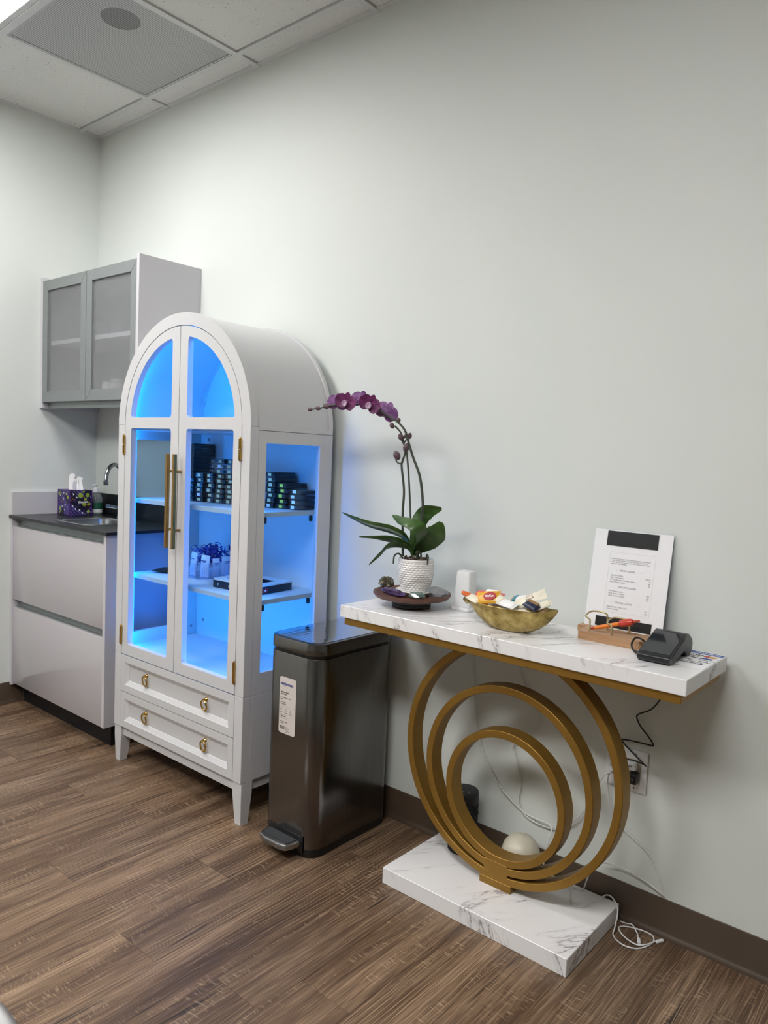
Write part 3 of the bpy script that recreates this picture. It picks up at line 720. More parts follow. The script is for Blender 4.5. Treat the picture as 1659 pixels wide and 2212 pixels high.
case('black', 'tag_yellow', 1.349, -.217, ZSH + 8*CH, 'black lash case on top of the fifth stack from the door gap', -.02)
for k in range(12):
    case('black', 'tag_yellow', 1.025 + random.uniform(-.002, .002), -.056, ZSH + k*CH, f'plain black lash case in the tall rear stack, {ORD[k]}{" from below" if k else ""}', PI, 'black lash cases in the tall rear stack')

# square frame device on the lower shelf
ZL = .7463
fd = thing('square_device', (1.49, -.215, ZL), 'square ring device, white top and dark sides, on the lower shelf', 'device')
M['navy'] = mat('dark_navy_plastic', '#171b2a', .4)
Mr = T(1.49, -.212, 0) @ rot(0, 0, 5)
fo = rrect(-.118, .118, -.09, .09, .016, 4); fi = rrect(-.082, .082, -.056, .056, .008, 3)
fm = lambda z: (lambda u, v: Mr @ Vector((u, v, z)))
obj('side_body', MB().plate([fo, fi], fm(ZL+.0003), (0, 0, .026)), M['navy'], fd)
obj('tray_floor', MB().plate([rrect(-.0815, .0815, -.0555, .0555, .008, 3)], fm(ZL+.0006), (0, 0, .006)), M['navy'], fd)
obj('top_rim', MB().plate([rrect(-.116, .116, -.088, .088, .015, 4), fi], fm(ZL+.0265), (0, 0, .006)), M['white_plastic'], fd)
xd = (Mr.to_3x3() @ Vector((1, 0, 0)))
for s_, u in (('P', -.085), ('C', -.03)): text(s_, .013, Mr @ Vector((u, -.0903, ZL+.008)), xd, (0, 0, 1), M['paper'], fd)
obj('key_seam', MB().box(-.0585, -.0575, -.0906, -.0895, ZL+.002, ZL+.026, M=Mr), M['black_plastic'], fd)
M['red'] = mat('red_sticker', '#a3283a', .5)
obj('red_sticker', MB().box(.1175, .1186, -.068, -.044, ZL+.006, ZL+.02, M=Mr), M['red'], fd)
obj('sticker_print', MB().box(.1187, .1189, -.060, -.052, ZL+.010, ZL+.016, M=Mr), M['paper'], fd)

# acrylic basket with packets and tangled ribbon
bk = thing('acrylic_basket', (1.165, -.175, ZL), 'ribbed clear acrylic basket on the lower shelf', 'basket')
x0, x1, y0, y1, zb, zt = 1.085, 1.247, -.268, -.085, ZL+.0003, ZL+.062
obj('wall', MB().plate([rrect(x0, x1, y0, y1, .008, 3), rrect(x0+.0025, x1-.0025, y0+.0025, y1-.0025, .006, 3)], lambda u, v: (u, v, zb), (0, 0, zt-zb)), M['acrylic'], bk)
obj('base', MB().box(x0+.003, x1-.003, y0+.003, y1-.003, zb, zb+.003), M['acrylic'], bk)
rb = MB()
for k in range(18): y = y0+.012 + k*.0095; rb.box(x1, x1+.0016, y, y+.004, zb+.003, zt-.004)
for k in range(15): x = x0+.012 + k*.0098; rb.box(x, x+.004, y0-.0016, y0, zb+.003, zt-.004)
obj('rib', rb, M['acrylic'], bk)['kind'] = 'stuff'
M['pouch'] = mat('white_pouch', '#dfe3ee', .35, noise=.05, nscale=60)
def pouch(name, x, y, z, w, h, rz, rx, m, label, cat='packet', group=None):
    t = thing(name, (x, y, z), label, cat, group)
    Mx = T(x, y, z) @ rot(rx, 0, rz); rows = []
    for i in range(9):
        v = i/8; th = .0075*math.sin(PI*v)**.6 + .0004
        rows.append([Mx @ Vector((math.cos(a)*w/2*(1-.04*math.sin(PI*v)), math.sin(a)*th, v*h)) for a in [2*PI*k/16 for k in range(16)]])
    obj('bag', MB().loft(rows, closed=True, caps=True), m, t)
    return t, Mx
PK = [(1.222, -.226, 6, -4, 'white packet at the front of the acrylic basket', .048, .085), (1.228, -.178, 74, 3, 'white packet against the right wall of the acrylic basket', .03, .07),
      (1.16, -.235, -8, -5, 'white packet left of the front one in the acrylic basket', .048, .09), (1.229, -.13, 80, 3, 'white packet at the rear right of the acrylic basket', .04, .075)]
for x, y, rz, rx, lb, w, h in PK:
    t, Mx = pouch('packet', x, y, zb+.0036, w, h, rz, rx, M['pouch'], lb, 'packet', 'white packets in the acrylic basket')
    obj('print', MB().box(-w*.3, w*.3, -.0088, -.0082, h*.72, h*.76, M=Mx).box(-w*.2, w*.2, -.0088, -.0082, h*.66, h*.68, M=Mx), M['blue_ink'], t)
M['ribbon'] = mat('navy_ribbon', '#1a2c9c', .5, noise=.3, nscale=90)
tg = MB(); rnd = random.Random(11)
for k in range(70):
    cx, cy, cz = rnd.uniform(x0+.025, x1-.022), rnd.uniform(y0+.06, y1-.02), zb + rnd.uniform(.055, .105); r = rnd.uniform(.009, .02); A = rot(rnd.uniform(0, 180), rnd.uniform(0, 180), rnd.uniform(0, 360))
    pts = [Vector((cx, cy, cz)) + A @ Vector((r*math.cos(a), r*math.sin(a), .006*math.sin(2*a+k))) for a in [i*PI*1.7/10 for i in range(11)]]
    wd = A @ Vector((0, 0, .0035)); tg.loft([[p-wd, p+wd] for p in pts])
o = obj('tangled_ribbon', tg, M['ribbon'], smooth=60); tag(o, 'tangle of dark blue ribbon loops heaped in the acrylic basket', 'ribbon', kind='stuff')
t, Mx = pouch('foil_pouch', 1.03, -.30, ZL+.008, .07, .085, 25, -88, M['case_black'], 'dark foil pouch lying at the left of the lower shelf', 'pouch')

# ------------------------------------------------------------------ pedal bin
tc = thing('trash_can', (1.912, -.215, 0), 'slim black stainless steel pedal bin beside the arched cabinet', 'trash can')
TX0, TX1, TY0, TY1 = 1.797, 2.025, -.405, -.032
def rring(z, off, r=.05): return [(u, v, z) for u, v in rrect(TX0-off, TX1+off, TY0-off, TY1+off, r+off, 8)]
obj('base', MB().loft([rring(0, -.004), rring(.003, -.001), rring(.026, -.001), rring(.026, -.006)], closed=True, caps=True), M['black_plastic'], tc)
bd = MB().loft([rring(.0265, -.005), rring(.0265, 0), rring(.618, 0), rring(.621, -.0015), rring(.621, -.01)], closed=True, caps=True)
obj('body', bd, M['black_steel'], tc)
obj('gasket', MB().loft([rring(.6212, -.006), rring(.632, -.006)], closed=True, caps=True), M['black_plastic'], tc)
ld = MB().loft([rring(.6322, .001), rring(.664, .001), rring(.6675, -.0005), rring(.6690, -.004), rring(.6692, -.010)], closed=True)
ld.bm.faces.new(list(ld.bm.verts)[-36:]); ld.bm.faces.new(list(ld.bm.verts)[:36])
obj('lid', ld, M['black_steel'], tc)
lt = MB().loft([[(u, v, .6694) for u, v in rrect(TX0+.011, TX1-.011, TY0+.011, TY1-.011, .039, 8)], [(u, v, .6702) for u, v in rrect(TX0+.011, TX1-.011, TY0+.011, TY1-.011, .039, 8)], [(u, v, .6712) for u, v in rrect(TX0+.03, TX1-.03, TY0+.03, TY1-.03, .03, 8)]], closed=True, caps=True)
obj('lid_top', lt, M['lid'], tc)
px0, px1 = 1.842, 1.985
pf = [(px0, -.41), (px0+.004, -.44), (px0+.012, -.462), (px0+.04, -.470), (px1-.04, -.470), (px1-.012, -.462), (px1-.004, -.44), (px1, -.41)]
pd = obj('pedal', MB().prism([(u, v, .036) for u, v in pf], (0, 0, .018)), M['pedal_steel'], tc, smooth=0)
bv = pd.modifiers.new('bevel', 'BEVEL'); bv.width = .004; bv.segments = 2
obj('pedal_pad', MB().prism([(u, v*.9-.044, .0545) for u, v in [(px0+.012, -.412), (px0+.018, -.452), (px1-.018, -.452), (px1-.012, -.412)]], (0, 0, .0015)), M['pedal_rubber'], pd)
obj('pedal_slot', MB().box(px0-.006, px1+.006, -.4085, -.4045, .012, .066, .0015), M['black_plastic'], tc)
# sticker, curving is slight: it lies flat on the front
st = obj('sticker', MB().plate([rrect(1.8645, 1.938, .366, .545, .008, 4)], lambda u, v: (u, TY0-.0003, v), (0, -.0006, 0)), M['sticker'], tc)
yy = TY0-.0011; X_, Z_ = (1, 0, 0), (0, 0, 1)
text('brightroom', .0138, (1.8685, yy, .5195), X_, Z_, M['blue_ink'], st, bold=.0005, stretch=.88)
merged('fine_print', M['label_ink'], st, [
    ('Stainless Steel', .0062, (1.870, yy, .4955), X_, Z_, {'bold': .0002}), ('Trash Can', .0062, (1.870, yy, .489), X_, Z_, {'bold': .0002}),
    ('Slim shape fits in narrow', .0046, (1.870, yy, .4785), X_, Z_), ('spaces', .0046, (1.870, yy, .473), X_, Z_),
    ('Slow close lid', .0046, (1.870, yy, .4635), X_, Z_), ('Removable bin', .0046, (1.870, yy, .458), X_, Z_),
    ('Fingerprint', .0032, (1.8695, yy, .431), X_, Z_), ('Soft close', .0032, (1.890, yy, .431), X_, Z_), ('Liner lock', .0032, (1.910, yy, .431), X_, Z_),
    ('45 Liters', .0055, (1.8745, yy, .419), X_, Z_, {'bold': .0002}), ('Dispose of packaging', .0038, (1.870, yy, .402), X_, Z_), ('responsibly', .0038, (1.870, yy, .397), X_, Z_)])
ic = MB().box(1.870, 1.932, yy, yy+.0003, .4515, .4519)
for x in (1.8735, 1.8945, 1.914): ic.tube([(x+.0035*math.cos(a*PI/8), yy, .4415+.004*math.sin(a*PI/8)) for a in range(16)], .0004, 4, closed=True)
for a, b in (((1.870, .414), (1.902, .414)), ((1.870, .426), (1.902, .426)), ((1.870, .414), (1.870, .426)), ((1.902, .414), (1.902, .426))): ic.tube([(a[0], yy, a[1]), (b[0], yy, b[1])], .0003, 4)
rnd = random.Random(5); x = 1.870
while x < 1.892: w = rnd.choice((.0005, .0009, .0013)); ic.box(x, x+w, yy, yy+.0003, .379, .390); x += w + rnd.choice((.0006, .001))
for k in range(5): ic.box(1.896, 1.896+rnd.uniform(.01, .022), yy, yy+.0003, .371+.004*k, .3722+.004*k)
obj('icon_print', ic, M['label_ink'], st)

# ------------------------------------------------------------------ console table
ZT = .787
tt = thing('console_table', (2.55, -.18, 0), 'marble console table on three nested gold rings', 'table')
obj('tabletop', MB().box(2.035, 3.065, -.326, -.03, ZT-.037, ZT, .0015, 1), M['marble'], tt)
obj('top_frame', MB().box(2.047, 3.053, -.318, -.038, ZT-.059, ZT-.0372, .001, 1), M['gold'], tt)
obj('base', MB().box(2.252, 2.836, -.335, -.02, 0, .048, .0015, 1), M['marble'], tt)
RC = 2.553
def ring(r, zc, zmax=None):
    w = .0215; n = 72; mb = MB(); rows = []; rng = range(n)
    ang = [2*PI*k/n for k in rng]; closed_ = True
    if zmax is not None:
        a0 = math.asin((zmax-zc)/r); ang = [PI-a0 + (PI+2*a0)*k/n for k in range(n+1)]; closed_ = False
    for a in ang:
        rows.append([(RC+q*math.cos(a), y, zc+q*math.sin(a)) for q, y in ((r, -.195), (r, -.145), (r-w, -.145), (r-w, -.195))])
    if closed_: rows.append(rows[0])
    mb.loft(rows, closed=True); bmesh.ops.remove_doubles(mb.bm, verts=mb.bm.verts, dist=1e-6)
    o = obj('ring', mb, M['gold'], tt, smooth=35)
    b = o.modifiers.new('bevel', 'BEVEL'); b.width = .002; b.segments = 2; b.limit_method = 'ANGLE'
    return o
ring(.340, .4055, ZT-.0592); ring(.265, .3585); ring(.190, .307)
obj('ring_foot', MB().box(RC-.058, RC+.043, -.1965, -.1435, .0482, .0700, .001, 1).box(RC-.046, RC+.030, -.1955, -.1445, .0702, .122, .001, 1), M['gold'], tt)

# ---- on the table
ws = thing('wooden_stand', (2.187, -.17, ZT), 'round dark wooden pedestal tray under the orchid pot', 'tray')
c0 = (2.187, -.17, 0); zp = ZT+.023
obj('plate', MB().lathe([(0, zp), (.085, zp), (.112, zp+.007), (.1195, zp+.017), (.1185, zp+.022), (.1140, zp+.0215), (.109, zp+.0185), (.10, zp+.0160), (0, zp+.0155)], c0, 56), M['acacia'], ws)
obj('foot', MB().lathe([(0, ZT+.0003), (.058, ZT+.0003), (.060, ZT+.003), (.060, ZT+.010), (.058, ZT+.0115), (.058, ZT+.021), (.052, zp-.0003), (0, zp-.0003)], c0, 48), M['foot_black'], ws)
zs = zp+.0158; PC = (2.196, -.168, 0)
sc = thing('saucer', (PC[0], PC[1], zs), 'white ceramic saucer under the orchid pot', 'saucer')
obj('dish', MB().lathe([(0, zs), (.040, zs), (.052, zs+.006), (.0600, zs+.0130), (.0590, zs+.0145), (.052, zs+.0100), (.042, zs+.0062), (0, zs+.0060)], PC, 44), M['ceramic'], sc)
zq = zs+.0063
oc = thing('potted_orchid', (PC[0], PC[1], zq), 'purple orchid in a white dimpled pot on the wooden tray', 'plant')
H = .1045
def potr(q): return .041 + .0160*math.sin(min(1, q*1.35)*PI/2) - .004*max(0, q-.6)/.4
prof = [(0, 0), (.039, 0)] + [(potr(i/100), .002+(H-.004)*i/100) for i in range(101)] + [(potr(1)-.0015, H), (potr(1)-.0045, H-.002), (potr(1)-.006, H-.016), (0, H-.018)]
SEG = 190
def dimple(v):
    r = math.hypot(v.x, v.y); q = (v.z-.002)/(H-.004)
    if .03 < q < .95 and r > .0395:
        row = math.floor(q*15); fz = q*15-row-.5
        th = math.atan2(v.y, v.x)/(2*PI)*28 + (.5 if int(row) % 2 else 0); fx = th-math.floor(th)-.5
        d = min(1, (fx*fx+fz*fz)*4.2); k = 1 - .0030*(1-d)/r
        return Vector((v.x*k, v.y*k, v.z))
    return v
obj('pot', MB().lathe(prof, (PC[0], PC[1], zq), SEG, fn=dimple), M['ceramic'], oc, smooth=70)
bkm = MB(); rnd = random.Random(9)
for k in range(46):
    a = rnd.uniform(0, 2*PI); r = .043*math.sqrt(rnd.random())
    bkm.blob((PC[0]+r*math.cos(a), PC[1]+r*math.sin(a), zq+H-.014+rnd.uniform(0, .016)), (rnd.uniform(.006, .012), rnd.uniform(.004, .008), rnd.uniform(.003, .006)), 1, .3, k, rot(rnd.uniform(-40, 40), rnd.uniform(-40, 40), rnd.uniform(0, 180)))
obj('bark', bkm, M['bark'], oc, smooth=0)['kind'] = 'stuff'
def stem(pts, r0, r1, name='stem', m=None):
    P_ = smooth_path(pts, 6); n = len(P_); return obj(name, MB().tube(P_, [r0+(r1-r0)*i/(n-1) for i in range(n)], 8), m or M['stem'], oc, smooth=60)
s1 = stem([(2.200, -.17, .915), (2.203, -.17, .957), (2.212, -.17, 1.074), (2.2115, -.17, 1.116), (2.197, -.17, 1.185), (2.173, -.175, 1.24), (2.158, -.18, 1.281), (2.143, -.185, 1.323), (2.114, -.19, 1.35), (2.082, -.2, 1.367), (2.045, -.21, 1.386), (1.991, -.22, 1.4), (1.936, -.235, 1.401), (1.884, -.25, 1.396), (1.848, -.26, 1.387), (1.814, -.265, 1.384)], .0046, .0022)
s2 = stem([(2.145, -.165, .918), (2.14, -.165, .952), (2.133, -.165, 1.067), (2.134, -.165, 1.139), (2.121, -.165, 1.21), (2.122, -.165, 1.227), (2.133, -.165, 1.26), (2.123, -.165, 1.288), (2.116, -.17, 1.316), (2.095, -.175, 1.337)], .0040, .0026)
stem([(2.176, -.165, .918), (2.175, -.165, .949), (2.154, -.165, 1.154), (2.142, -.172, 1.268)], .0031, .0027, 'support_stick')
stem([(2.121, -.165, 1.222), (2.108, -.165, 1.222), (2.098, -.165, 1.230), (2.100, -.17, 1.238)], .0026, .0020, 'side_stem')
stem([(2.124, -.165, 1.284), (2.133, -.165, 1.295), (2.143, -.165, 1.305)], .0026, .0020, 'side_stem')
stem([(2.124, -.165, 1.284), (2.120, -.168, 1.292), (2.117, -.17, 1.301)], .0026, .0020, 'side_stem')
buds = [((1.811, -.265, 1.383), .0055, .008), ((1.842, -.26, 1.387), .006, .010), ((1.869, -.25, 1.394), .0075, .012), ((2.104, -.17, 1.246), .0095, .0135), ((2.138, -.168, 1.271), .0085, .0125), ((2.117, -.17, 1.303), .0075, .0105), ((2.146, -.165, 1.307), .0065, .009), ((2.134, -.172, 1.305), .004, .006), ((2.113, -.182, 1.354), .0065, .0075), ((2.096, -.19, 1.337), .0065, .009)]
for i, (p, r, h) in enumerate(buds):
    r *= 1.22; h *= 1.2
    obj('bud', MB().lathe([(0, -h), (r*.6, -h*.75), (r, -h*.1), (r*.85, h*.45), (r*.35, h*.9), (0, h)], p, 14, rot(0, -80 if i < 3 else (-35 if p[0] < 2.12 else 20), 0)), M['bud'], oc, smooth=60)
# leaves: midrib points with half widths
def leaf(pts, widths, side, curl=.25):
    P_ = smooth_path(pts, 6); n = len(P_); rows = []
    for i, p in enumerate(P_):
        t_ = (P_[min(i+1, n-1)] - P_[max(i-1, 0)]).normalized(); s = Vector(side); s = (s - t_*s.dot(t_)).normalized(); nn = s.cross(t_).normalized()
        if nn.z < 0: nn = -nn
        q = i/(n-1)*(len(widths)-1); k = min(int(q), len(widths)-2); w = widths[k] + (widths[k+1]-widths[k])*(q-k)
        rows.append([p + s*w*u + nn*(w*curl*(u*u) + .0006*(1-abs(u))) for u in (-1, -.6, -.25, 0, .25, .6, 1)])
    bot = [[v - Vector((0, 0, .0014)) for v in r] for r in rows]
    mb = MB(); mb.loft([r + b[::-1] for r, b in zip(rows, bot)], closed=True, caps=True)
    obj('leaf', mb, M['leaf'], oc, smooth=50)
VW = (.64, -.76, .05)      # towards the room
LW = [.004, .012, .019, .021, .018, .011, .001]
leaf([(2.175, -.17, .945), (2.165, -.17, .974), (2.149, -.18, 1.0), (2.109, -.2, 1.017), (2.05, -.22, 1.027), (2.009, -.24, 1.042), (1.966, -.26, 1.061)], [.004, .010, .016, .018, .014, .009, .0008], (.5, -.5, .75))
leaf([(2.178, -.17, .945), (2.172, -.175, .966), (2.152, -.2, .982), (2.118, -.22, .990), (2.088, -.25, .994), (2.051, -.27, .993)], [.004, .010, .017, .014, .006, .002], (.5, -.5, .75))
leaf([(2.18, -.17, .944), (2.172, -.18, .965), (2.16, -.205, .973), (2.141, -.235, .970), (2.127, -.255, .946), (2.095, -.27, .912)], [.004, .010, .013, .016, .013, .001], (.6, -.5, .65))
leaf([(2.186, -.17, .945), (2.183, -.17, .972), (2.185, -.16, 1.014), (2.184, -.145, 1.05), (2.203, -.132, 1.078), (2.247, -.12, 1.092)], [.004, .012, .018, .024, .024, .004], (.75, .45, -.45), -.15)
leaf([(2.19, -.17, .945), (2.205, -.172, .965), (2.246, -.185, .992), (2.285, -.195, 1.022), (2.305, -.20, 1.058)], [.004, .016, .030, .031, .006], (-.6, -.5, .75), .2)
leaf([(2.19, -.172, .945), (2.206, -.18, .978), (2.250, -.22, 1.006), (2.262, -.245, 1.036), (2.238, -.255, 1.052), (2.194, -.245, 1.057), (2.14, -.22, 1.066)], [.005, .014, .020, .022, .021, .016, .003], (.35, .75, .55), -.1)
ar = [[(2.15, -.175, .93), (2.142, -.185, .945), (2.136, -.20, .94), (2.137, -.205, .915)], [(2.235, -.165, .93), (2.24, -.175, .952), (2.249, -.18, .948), (2.248, -.18, .925)], [(2.222, -.18, .935), (2.226, -.186, .955), (2.216, -.19, .962), (2.212, -.19, .955)]]
for a in ar: stem(a, .0030, .0025, 'aerial_root')
def flower(c, face, up, sc_, mfront, tilt=0):
    f = Vector(face).normalized(); u = Vector(up); u = (u - f*u.dot(f)).normalized(); r = u.cross(f).normalized()
    F = lambda a, b, h: Vector(c) + (r*a + u*b + f*h)*sc_
    li = MB().lathe([(0, 0), (.005, .001), (.0095, .005), (.0110, .010), (.009, .015), (.005, .012), (0, .008)], (0, 0, 0), 14)
    for v in li.bm.verts: v.co = F(v.co.x, v.co.y*1.1-.004, v.co.z+.002)
    fl = obj('flower', li, M['lip'], oc, smooth=60)
    def pt(ang, L, Wd, cup, nm='petal'):
        mb = MB(); rows = []
        for i in range(9):
            q = i/8; w = Wd*(math.sin(PI*min(1, q*.93+.05))**.62)
            rows.append([F((q*L)*math.cos(ang) - w*s*math.sin(ang), (q*L)*math.sin(ang) + w*s*math.cos(ang), cup*q*q*L + .10*w*abs(s) + .0012*math.sin(7*s+5*q)) for s in (-1, -.7, -.35, 0, .35, .7, 1)])
        fb = [[v - f*.0006*sc_ for v in r_] for r_ in rows]
        mb.loft([r_ + b_[::-1] for r_, b_ in zip(rows, fb)], closed=True, caps=True)
        o = obj(nm, mb, mfront, fl, smooth=60)
    pt(math.radians(90), .036, .0135, .10, 'sepal'); pt(math.radians(215), .034, .0125, .10, 'sepal'); pt(math.radians(325), .034, .0125, .10, 'sepal')
    pt(math.radians(12), .040, .0245, .22); pt(math.radians(168), .040, .0245, .22)
flower((1.962, -.258, 1.403), (.35, -.9, .05), (.25, 0, 1), .92, M['petal_front'])
flower((2.046, -.240, 1.397), (.40, -.9, .0), (.45, .1, 1), .92, M['petal_front'])
flower((1.905, -.236, 1.404), (-.55, .80, .15), (.1, 0, 1), .88, M['petal_back'])
flower((1.985, -.212, 1.413), (-.6, .75, .1), (.3, 0, 1), .88, M['petal_back'])
flower((2.072, -.192, 1.378), (-.7, .7, -.1), (.55, .2, 1), .98, M['petal_back'])

# stones on the tray
def crystal_mat(name, a, b, tr):
    t = NT(name); n = t.noise(t.obj(), 45, 4); t.link(t.ramp(n.outputs[0], [(.35, srgb(a)), (.65, srgb(b))]), t.b.inputs['Base Color'])
    t.b.inputs['Roughness'].default_value = .12; t.b.inputs['Transmission Weight'].default_value = tr; return t.m
M['pyrite'] = mat('pyrite', '#8d8878', .22, .9, noise=.4, nscale=120); M['amethyst'] = crystal_mat('amethyst', '#2b1d3d', '#6d5688', .25)
M['fluorite'] = crystal_mat('green_fluorite', '#5d7470', '#93a7a2', .45); M['quartz'] = crystal_mat('clear_quartz', '#aab0b6', '#d3d8dd', .6); M['citrine'] = crystal_mat('brown_crystal', '#5f4a28', '#96794a', .15)
zt_ = zp+.0158
def stone(name, c, mb, m, label):
    t = thing(name, c, label, 'stone'); obj('stone', mb, m, t, smooth=0); return t
py = MB(); rnd = random.Random(4)
py.blob((2.095, -.185, zt_+.021), (.022, .018, .0165), 2, .08, 3)
for k in range(60):
    a, b = rnd.uniform(0, 2*PI), rnd.uniform(-.25, 1.4); s = rnd.uniform(.003, .0065); p = (2.095+.020*math.cos(a)*math.cos(b), -.185+.016*math.sin(a)*math.cos(b), zt_+.021+.0155*math.sin(b))
    py.box(-s, s, -s, s, -s, s, M=T(*p) @ rot(rnd.uniform(0, 90), rnd.uniform(0, 90), rnd.uniform(0, 90)))
stone('pyrite_stone', (2.095, -.185, zt_), py, M['pyrite'], 'glittering grey pyrite lump at the left of the wooden tray')
def shard(c, L, Wd, Hh, rz, tip=.4, seed=0, ry=0):
    rnd = random.Random(seed); rows = []
    for q, k in ((-.5, .35), (-.42, .8), (-.1, 1), (.22, .92), (.5, tip)):
        rows.append([Vector((q*L, math.cos(a)*Wd/2*k*(1+rnd.uniform(-.1, .1)), max(-.96*Hh/2, math.sin(a)*Hh/2*k*(1+rnd.uniform(-.1, .1))))) for a in [2*PI*i/6+.3 for i in range(6)]])
    mb = MB().loft(rows, closed=True, caps=True); bmesh.ops.transform(mb.bm, matrix=T(c[0], c[1], c[2]+Hh/2) @ rot(0, ry, rz), verts=mb.bm.verts); return mb
stone('amethyst_stone', (2.175, -.252, zt_), shard((2.180, -.2495, zt_), .078, .025, .023, 14, .35, 2, 7), M['amethyst'], 'dark purple amethyst crystal at the front of the wooden tray')
stone('fluorite_stone', (2.252, -.232, zt_), shard((2.252, -.2295, zt_), .048, .028, .022, 25, .6, 5), M['fluorite'], 'pale green fluorite chunk at the right front of the wooden tray')
stone('quartz_stone', (2.262, -.135, zt_), shard((2.266, -.148, zt_), .066, .032, .030, 40, .4, 8, 6), M['quartz'], 'clear quartz crystal behind the green stone, right of the pot')
ci = MB().blob((2.125, -.095, zt_+.013), (.03, .014, .011), 2, .12, 6)
rnd = random.Random(8)
for k in range(30): ci.lathe([(.0035, 0), (.0035, .006), (0, .011)], (2.125+rnd.uniform(-.026, .026), -.095+rnd.uniform(-.010, .010), zt_+.016), 5, rot(rnd.uniform(-25, 25), rnd.uniform(-25, 25), 0))
stone('crystal_cluster', (2.125, -.095, zt_), ci, M['citrine'], 'brown crystal cluster behind the saucer at the left rear')

# white tower device
dv = thing('white_tower', (2.325, -.085, ZT), 'white tapered tower device on a square base, behind the bowl', 'device')
rows = []
for z, w, r, dx in ((.012, .0285, .009, 0), (.03, .0282, .009, 0), (.10, .0258, .008, .0015), (.114, .0250, .008, .0015), (.120, .0228, .007, .0015)):
    rows.append([(2.325+dx+u, -.085+v, ZT+z) for u, v in rrect(-w, w, -w*.8, w*.8, r, 4)])
obj('tower', MB().loft(rows, closed=True, caps=True), M['white_plastic'], dv)
obj('base', MB().loft([[(2.322+u, -.083+v, ZT+z) for u, v in rrect(-w, w, -w*.85, w*.85, .01, 4)] for z, w in ((.0003, .0345), (.004, .0365), (.0075, .0365), (.0117, .034))], closed=True, caps=True), M['white_plastic'], dv)

# brass bowl with sweets
def brass_bowl_mat():
    t = NT('hammered_brass'); n = t.noise(t.obj(), 22, 5, .65); n2 = t.noise(t.obj(), 120, 2)
    c = t.ramp(n.outputs[0], [(.34, srgb('#6e5a38')), (.45, srgb('#9d884f')), (.58, srgb('#b8a468')), (.72, srgb('#d3c08c'))])
    t.link(c, t.b.inputs['Base Color']); t.b.inputs['Metallic'].default_value = .9; t.link(t.ramp(n.outputs[0], [(.3, (.5,)*3), (.7, (.26,)*3)]), t.b.inputs['Roughness'])
    t.bump(n2.outputs[0], .12, .001); return t.m
M['bowl'] = brass_bowl_mat()
BC = (2.552, -.205)
bw = thing('brass_bowl', (BC[0], BC[1], ZT), 'brass boat-shaped bowl full of wrapped sweets', 'bowl')
def bowl_ring(k, z, grow=1.0):
    out = []
    for i in range(40):
        a = 2*PI*i/40; c_, s_ = math.cos(a), math.sin(a)
        hx = .142 if c_ > 0 else .138
        ex = abs(c_)**(1.0) * (1 if c_ >= 0 else -1); wy = .062*(abs(s_)**1.25)*(1 if s_ >= 0 else -1)
        lift = .010*max(0, abs(c_)-.75)/.25 if c_ < 0 else .008*max(0, c_-.75)/.25
        out.append((BC[0] + hx*ex*k, BC[1] + wy*k*grow, ZT + z + lift*(k**2)))
    return out
lv = [(.40, .0004), (.46, .002), (.64, .013), (.78, .027), (.90, .044), (.97, .058), (1.0, .067)]
rows = [bowl_ring(k, z) for k, z in lv] + [bowl_ring(.985, .068)] + [bowl_ring(k*.97, z+.003) for k, z in lv[::-1][1:]]
mb = MB().loft(rows, closed=True, caps=True); obj('shell', mb, M['bowl'], bw, smooth=50)
# left end is folded open into a lip
lip = MB(); rows = []
for i in range(9):
    q = i/8
    rows.append([(BC[0]-.138+.026*math.sin(PI*q)*0-.012*math.sin(PI*v/8)*1.0+.03*(1-math.sin(PI*q)), BC[1]+.026*(q-.5)*2, ZT+.050+.020*v/8+.008*abs(q-.5)*2) for v in range(9)])
obj('lip', lip.loft(rows), M['bowl'], bw, smooth=60).modifiers.new('solid', 'SOLIDIFY').thickness = .002
CM = {k: mat('wrapper_'+k, v, .35, noise=.06, nscale=50, bump=.25, bscale=90) for k, v in dict(coral='#d0635a', orange='#d9692c', yellow='#dfa32c', cream='#e3dcc8', teal='#2f8199', navy='#1d2340', white='#e9e8e6', tan='#c79a63', brown='#8a6a44').items()}
def candy(x, y, z, L, Wd, Hh, rz, ry, m, label, rx=26):
    t = thing('candy', (x, y, z), label, 'candy', 'wrapped sweets in the brass bowl'); z += .004; Mx = T(x, y, z) @ rot(0, 0, rz) @ rot(0, ry, 0) @ rot(rx, 0, 0)
    rows = []
    for q, kw, kh in ((-.5, 1.0, .12), (-.44, .98, .14), (-.40, .9, .75), (-.2, 1, 1), (.2, 1, 1), (.40, .9, .75), (.44, .98, .14), (.5, 1.0, .12)):
        rows.append([Mx @ Vector((q*L, math.cos(a)*Wd/2*kw*(1 if abs(math.cos(a)) > .5 else .95), math.sin(a)*Hh/2*kh)) for a in [2*PI*i/12 for i in range(12)]])
    obj('wrapper', MB().loft(rows, closed=True, caps=True), m, t, smooth=40)
    return t, Mx
zc = ZT+.066
t, Mx = candy(2.432, -.22, zc+.006, .052, .018, .012, 28, 18, CM['orange'], 'orange twist-wrapped sweet at the left end of the bowl')
t, Mx = candy(2.478, -.195, zc+.012, .088, .03, .018, 2, -2, CM['coral'], 'coral red bar with a white band at the rear left of the bowl')
obj('band', MB().box(-.012, .022, -.0157, .0157, -.002, .0096, .001, 1, Mx), M['paper'], t)
t, Mx = candy(2.498, -.232, zc+.013, .066, .040, .012, 14, -10, CM['yellow'], 'orange and yellow chocolate wafer packet with a red oval logo', 48)
M['logo_red'] = mat('red_oval', '#a8242c', .4)
Nl = Mx @ T(.006, 0, .0066)
